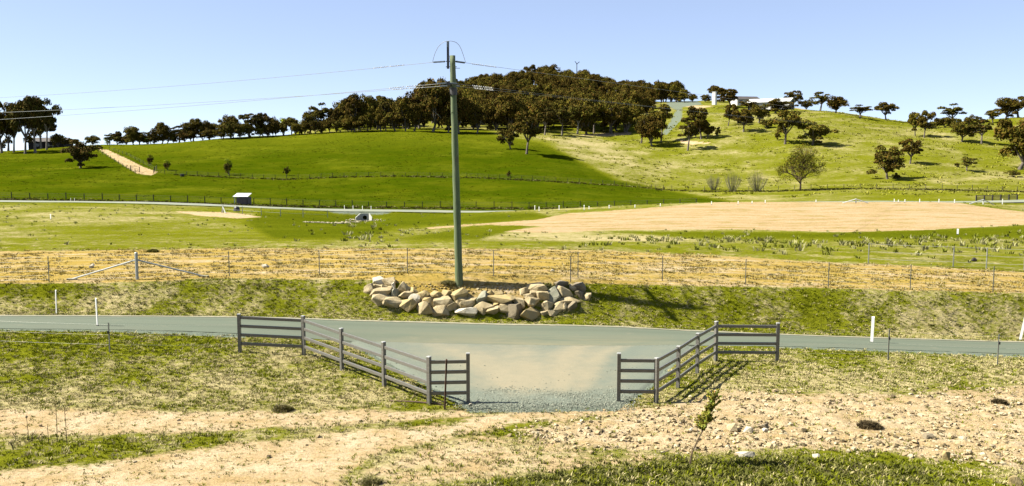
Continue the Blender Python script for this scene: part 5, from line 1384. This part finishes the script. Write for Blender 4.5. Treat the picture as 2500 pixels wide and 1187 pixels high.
def stay(label, foot1, apex, foot2, mat, ymin=100):
    f1, f2 = at(*foot1, ymin), at(*foot2, ymin); Yp = (f1.y + f2.y) / 2; ap = atY(*apex, Yp); b0 = Vector((ap.x, Yp, z1(ap.x, Yp)))
    root = thing('strainer_post', label, 'fence post', b0)
    mb = MB(); mb.tube([b0 + Vector((0, 0, -0.2)), ap + Vector((0, 0, 0.05))], 0.08, 8); mb.build('post', mat, root)
    for q in (f1, f2): mb = MB(); mb.tube([ap, q], 0.065, 6); mb.build('brace', mat, root)
stay('white strainer post with two long braces above the dry field', (2057, 496), (2090, 486), (2120, 496), M_WHITE)
stay('white strainer post with two braces before the stockyard fence', (2367, 498), (2401, 487.5), (2427, 500), M_WHITE)
stay('pale strainer post with braces in the grass before the field shelter', (541, 519), (544, 505), (551, 521), M_GALV, 90)
MP = 'white marker posts along the far road'
for i, (x, y, t) in enumerate(((1305.6, 514, 502), (1316, 517, 505), (1365, 514, 502), (1426, 513.5, 501), (1438, 512, 504), (1487, 510, 501), (1550, 508, 500), (1612, 505, 497), (1737, 500, 492), (1802, 499, 491), (1836, 498, 491), (1868, 497, 489), (1992, 495, 488), (2183, 495, 486), (2193, 495, 488), (2209, 495, 487), (2245, 496, 486), (2292, 496, 486), (2330, 497, 487), (2447, 500, 486), (173, 492, 484), (182, 492, 484))):
    guide_post(x, y, t, 'short white marker post beside the far road', 0.11, 0, MP)
for x in (841, 862, 885, 906):
    guide_post(x, 513 + (x - 841) * 0.02, 502 + (x - 841) * 0.02, 'white marker post on the far road above the culvert', 0.11, 0, 'marker posts above the culvert')
guide_post(124, 536, 523, 'short white post standing in a mown patch of the valley', 0.22)
guide_post(2338, 573, 559, 'short white post in the rough grass below the dry field', 0.16)
# rank grass in far ditch and along fences; dark tone partly painted bank shade
def ditch():
    r = np.random.default_rng(8); PXs = []; PYs = []
    for line, n_, sp in (([(-60, 487), (250, 491), (500, 499), (700, 504), (900, 508), (1250, 510), (1500, 508)], 1100, 1.2), ([(420, 427), (560, 434), (700, 439), (840, 433), (960, 431), (1140, 434), (1300, 441), (1500, 453), (1620, 463)], 800, 0.7), ([(1600, 463), (1720, 468), (1900, 467), (2100, 461), (2300, 464), (2520, 470)], 900, 0.9)):
        L_ = np.array(line, float); x = r.uniform(L_[0, 0], L_[-1, 0], n_); PXs.append(x); PYs.append(np.interp(x, L_[:, 0], L_[:, 1]) + r.normal(0, sp, n_))
    P_ = [at(a, b, 150) for a, b in zip(np.concatenate(PXs), np.concatenate(PYs))]
    X, Y, Z = np.array([[q.x, q.y, q.z] for q in P_]).T; n_ = len(X); t = r.random(n_)[:, None]
    c = np.where(t < 0.6, np.array([0.06, 0.058, 0.012]), np.where(t < 0.85, np.array([0.14, 0.13, 0.035]), np.array([0.34, 0.32, 0.12])))
    protos = [tuft_proto(90 + i, 12, 0.42, 0.9, 0.14, 0.7) for i in range(4)]
    return scatter_mesh(protos, X, Y, Z - 0.05, 0.4 + 0.5 * r.random(n_), c, 13)
v, f, c = ditch()
stuff('rank_grass', 'dark rank grass along the distant fences and ditch with bank shade in its colour', 'grass', v, f, c, M_BLADE)

# small objects in the paddocks
mb = MB(); mb.tube([(0, 0, 0), (0, 0, 0.1), (0, 0, 0.6), (0, 0, 0.62)], [0.42, 0.46, 0.50, 0.44], 14)
single('water_tub', mb.mesh('water_tub', M_BLACKP), 'round black water tub on the green hill below the track gate', 'tub', at(445, 431, 150))
mb = MB(); mb.tube([(0, 0, 0), (0, 0, 0.5), (0, 0, 0.75)], [0.5, 0.42, 0.2], 12)
single('black_drum', mb.mesh('black_drum', M_BLACKP), 'squat black drum lying before the field shelter', 'drum', at(578, 516, 100))
# pale topped dark ball by the far right fence
single('grass_ball', rock_mesh(901, 0.30, 0.30, 0.28, M_DARKW), 'dark round clump behind the pale topped wire fence', 'clump', at(2377, 639, 48) + Vector((0, 0, 0.12)))
# hay and grass heap at the gateway edge
def mound(px, py, w, h, label, cols, seed, n=260):
    p = at(px, py); s = ppm(p); W, H = w / s, h / s; r = np.random.default_rng(seed)
    a = r.uniform(0, 6.28, n); q = np.sqrt(r.random(n)); X = np.cos(a) * q * W / 2; Y = np.sin(a) * q * W / 2.2; Z = H * 0.45 * (1 - q ** 2)
    c = cols[r.integers(0, len(cols), n)]
    v, f, k = scatter_mesh([tuft_proto(200 + i, 7, 0.08, 0.14, 0.02, 1.2) for i in range(3)], X, Y, Z, 0.6 + 0.6 * r.random(n), c, seed)
    single('debris_heap', np_mesh('debris_heap', v, f, M_BLADE, False, {'tint': k}), label, 'heap', p)
DK = np.array([[0.06, 0.045, 0.022], [0.14, 0.10, 0.05], [0.30, 0.24, 0.13]]); OL = np.array([[0.20, 0.19, 0.05], [0.12, 0.11, 0.03], [0.42, 0.36, 0.18], [0.36, 0.32, 0.15]])
mound(690, 1002, 44, 20, 'olive heap of cut weeds beside the sandy track', OL, 31)
mound(2123, 1043, 50, 18, 'dark heap of sods and roots among the clods', DK, 32)
mound(2440, 985, 26, 12, 'small dark sod on the clod covered ground', DK, 33)
mound(1095, 692, 34, 9, 'grassy tuft growing at the foot of the power pole', OL, 35)
mound(905, 1182, 46, 12, 'brownish weed heap beside the dark grass and sandy track', OL, 36)

# sapling with feathery leaves in the foreground
M_SAPL = tinted('sapling_leaves', 0.7, 0.2, 0.3)
p = at(1683, 1135); s = ppm(p); rd = random.Random(9); r = np.random.default_rng(9)
root = thing('sapling', 'slender leaning sapling with feathery yellow green leaves', 'sapling', p)
B_ = [Vector((0, 0, -0.05)), Vector((0.06, 0, 0.30)), Vector((0.22, 0.02, 0.66)), Vector((0.40, 0.04, 0.98)), Vector((0.58, 0.05, 1.62))]
stem = MB(); stem.tube(B_, [0.022, 0.019, 0.016, 0.012, 0.004], 6); lv = []
for k in range(85):
    t = rd.uniform(0.60, 1.0); i = min(3, int(t * 4)); c = B_[i].lerp(B_[i + 1], t * 4 - i)
    d = Vector((rd.gauss(0, 0.5), rd.gauss(0, 0.5), 1.0)).normalized(); ln_ = rd.uniform(0.16, 0.40) * (1.3 - 0.6 * t); e = c + d * ln_
    stem.tube([c, e], [0.005, 0.002], 3, False)
    for j in range(26): lv.append(c.lerp(e, rd.uniform(0.2, 1.0)) + Vector((rd.gauss(0, 0.012), rd.gauss(0, 0.012), 0)))
o = bpy.data.objects.new('stem', stem.mesh('stem', M_TWIG)); link(o, root)
C = np.array([q[:] for q in lv]); v, f, c = leaf_blob(r, np.zeros(3), np.ones(3), len(C), 0.027, np.array([0.38, 0.37, 0.05]), 0.4)
v = v.reshape(-1, 4, 3); v = v - v.mean(1, keepdims=True) + C[:, None, :]
o = bpy.data.objects.new('leaves', np_mesh('leaves', v.reshape(-1, 3), f, M_SAPL, False, {'tint': c})); link(o, root)
# dead weed stalks in the left foreground, twigs on the right
M_STALK = simple('dry_stalk', (0.20, 0.15, 0.07), (0.13, 0.10, 0.05), 8, 0.9)
def stalk(px, py, top, label, lean=0.0, br=3, seed=0, head=False, r0=0.010):
    p = at(px, py); H = (py - top) / ppm(p); rd = random.Random(seed); mb = MB()
    e = Vector((lean, 0, H)); m_ = Vector((lean * 0.35, 0.01, H * 0.5))
    mb.tube([Vector((0, 0, -0.05)), m_, e], [r0, r0 * 0.8, r0 * 0.5], 5)
    for k in range(br):
        t = rd.uniform(0.15, 0.9); c = Vector((0, 0, 0)).lerp(m_, t * 2) if t < 0.5 else m_.lerp(e, t * 2 - 1)
        mb.tube([c, c + Vector((rd.uniform(-0.14, 0.14), rd.uniform(-0.08, 0.08), rd.uniform(0.04, 0.14)))], [r0 * 0.6, r0 * 0.3], 4, False)
    if head: mb.tube([e, e + Vector((0, 0, 0.035)), e + Vector((0, 0, 0.07))], [0.01, 0.035, 0.012], 7)
    single('weed_stalk', mb.mesh('weed_stalk', M_STALK), label, 'weed stalk', p)
stalk(140, 1080, 985, 'tallest bare weed stalk of the pair in the green patch', 0.01, 4, 1)
stalk(163, 1080, 992, 'weed stalk with side shoots right of the tallest stalk', -0.02, 8, 2)
stalk(70, 1080, 1020, 'weed stalk with a seed head in the green patch', -0.02, 2, 3, True)
stalk(118, 1082, 1034, 'short thin weed stalk between the seed head and the tallest stalk', 0.0, 3, 4)
stalk(78, 1078, 1055, 'stubby weed stalk beside the seed head stalk', 0.01, 2, 5, r0=0.014)
stalk(92, 1074, 1058, 'slanting short weed stalk near the seed head stalk', 0.10, 1, 6)
stalk(40, 1076, 1055, 'slanting weed stalk at the edge of the green patch', -0.10, 1, 7)
stalk(1930, 1168, 1108, 'bare twiggy stem standing in the dark grass', -0.32, 6, 8, r0=0.008)
stalk(1936, 1160, 1112, 'second bare stem crossing the twiggy stem in the dark grass', 0.10, 4, 9, r0=0.007)
stalk(2470, 1165, 1148, 'dark dead twig beside the big ochre stone', 0.35, 4, 10, r0=0.012)
stalk(34, 1100, 1078, 'brown curled dock stem in the green patch', -0.12, 5, 11, r0=0.016)
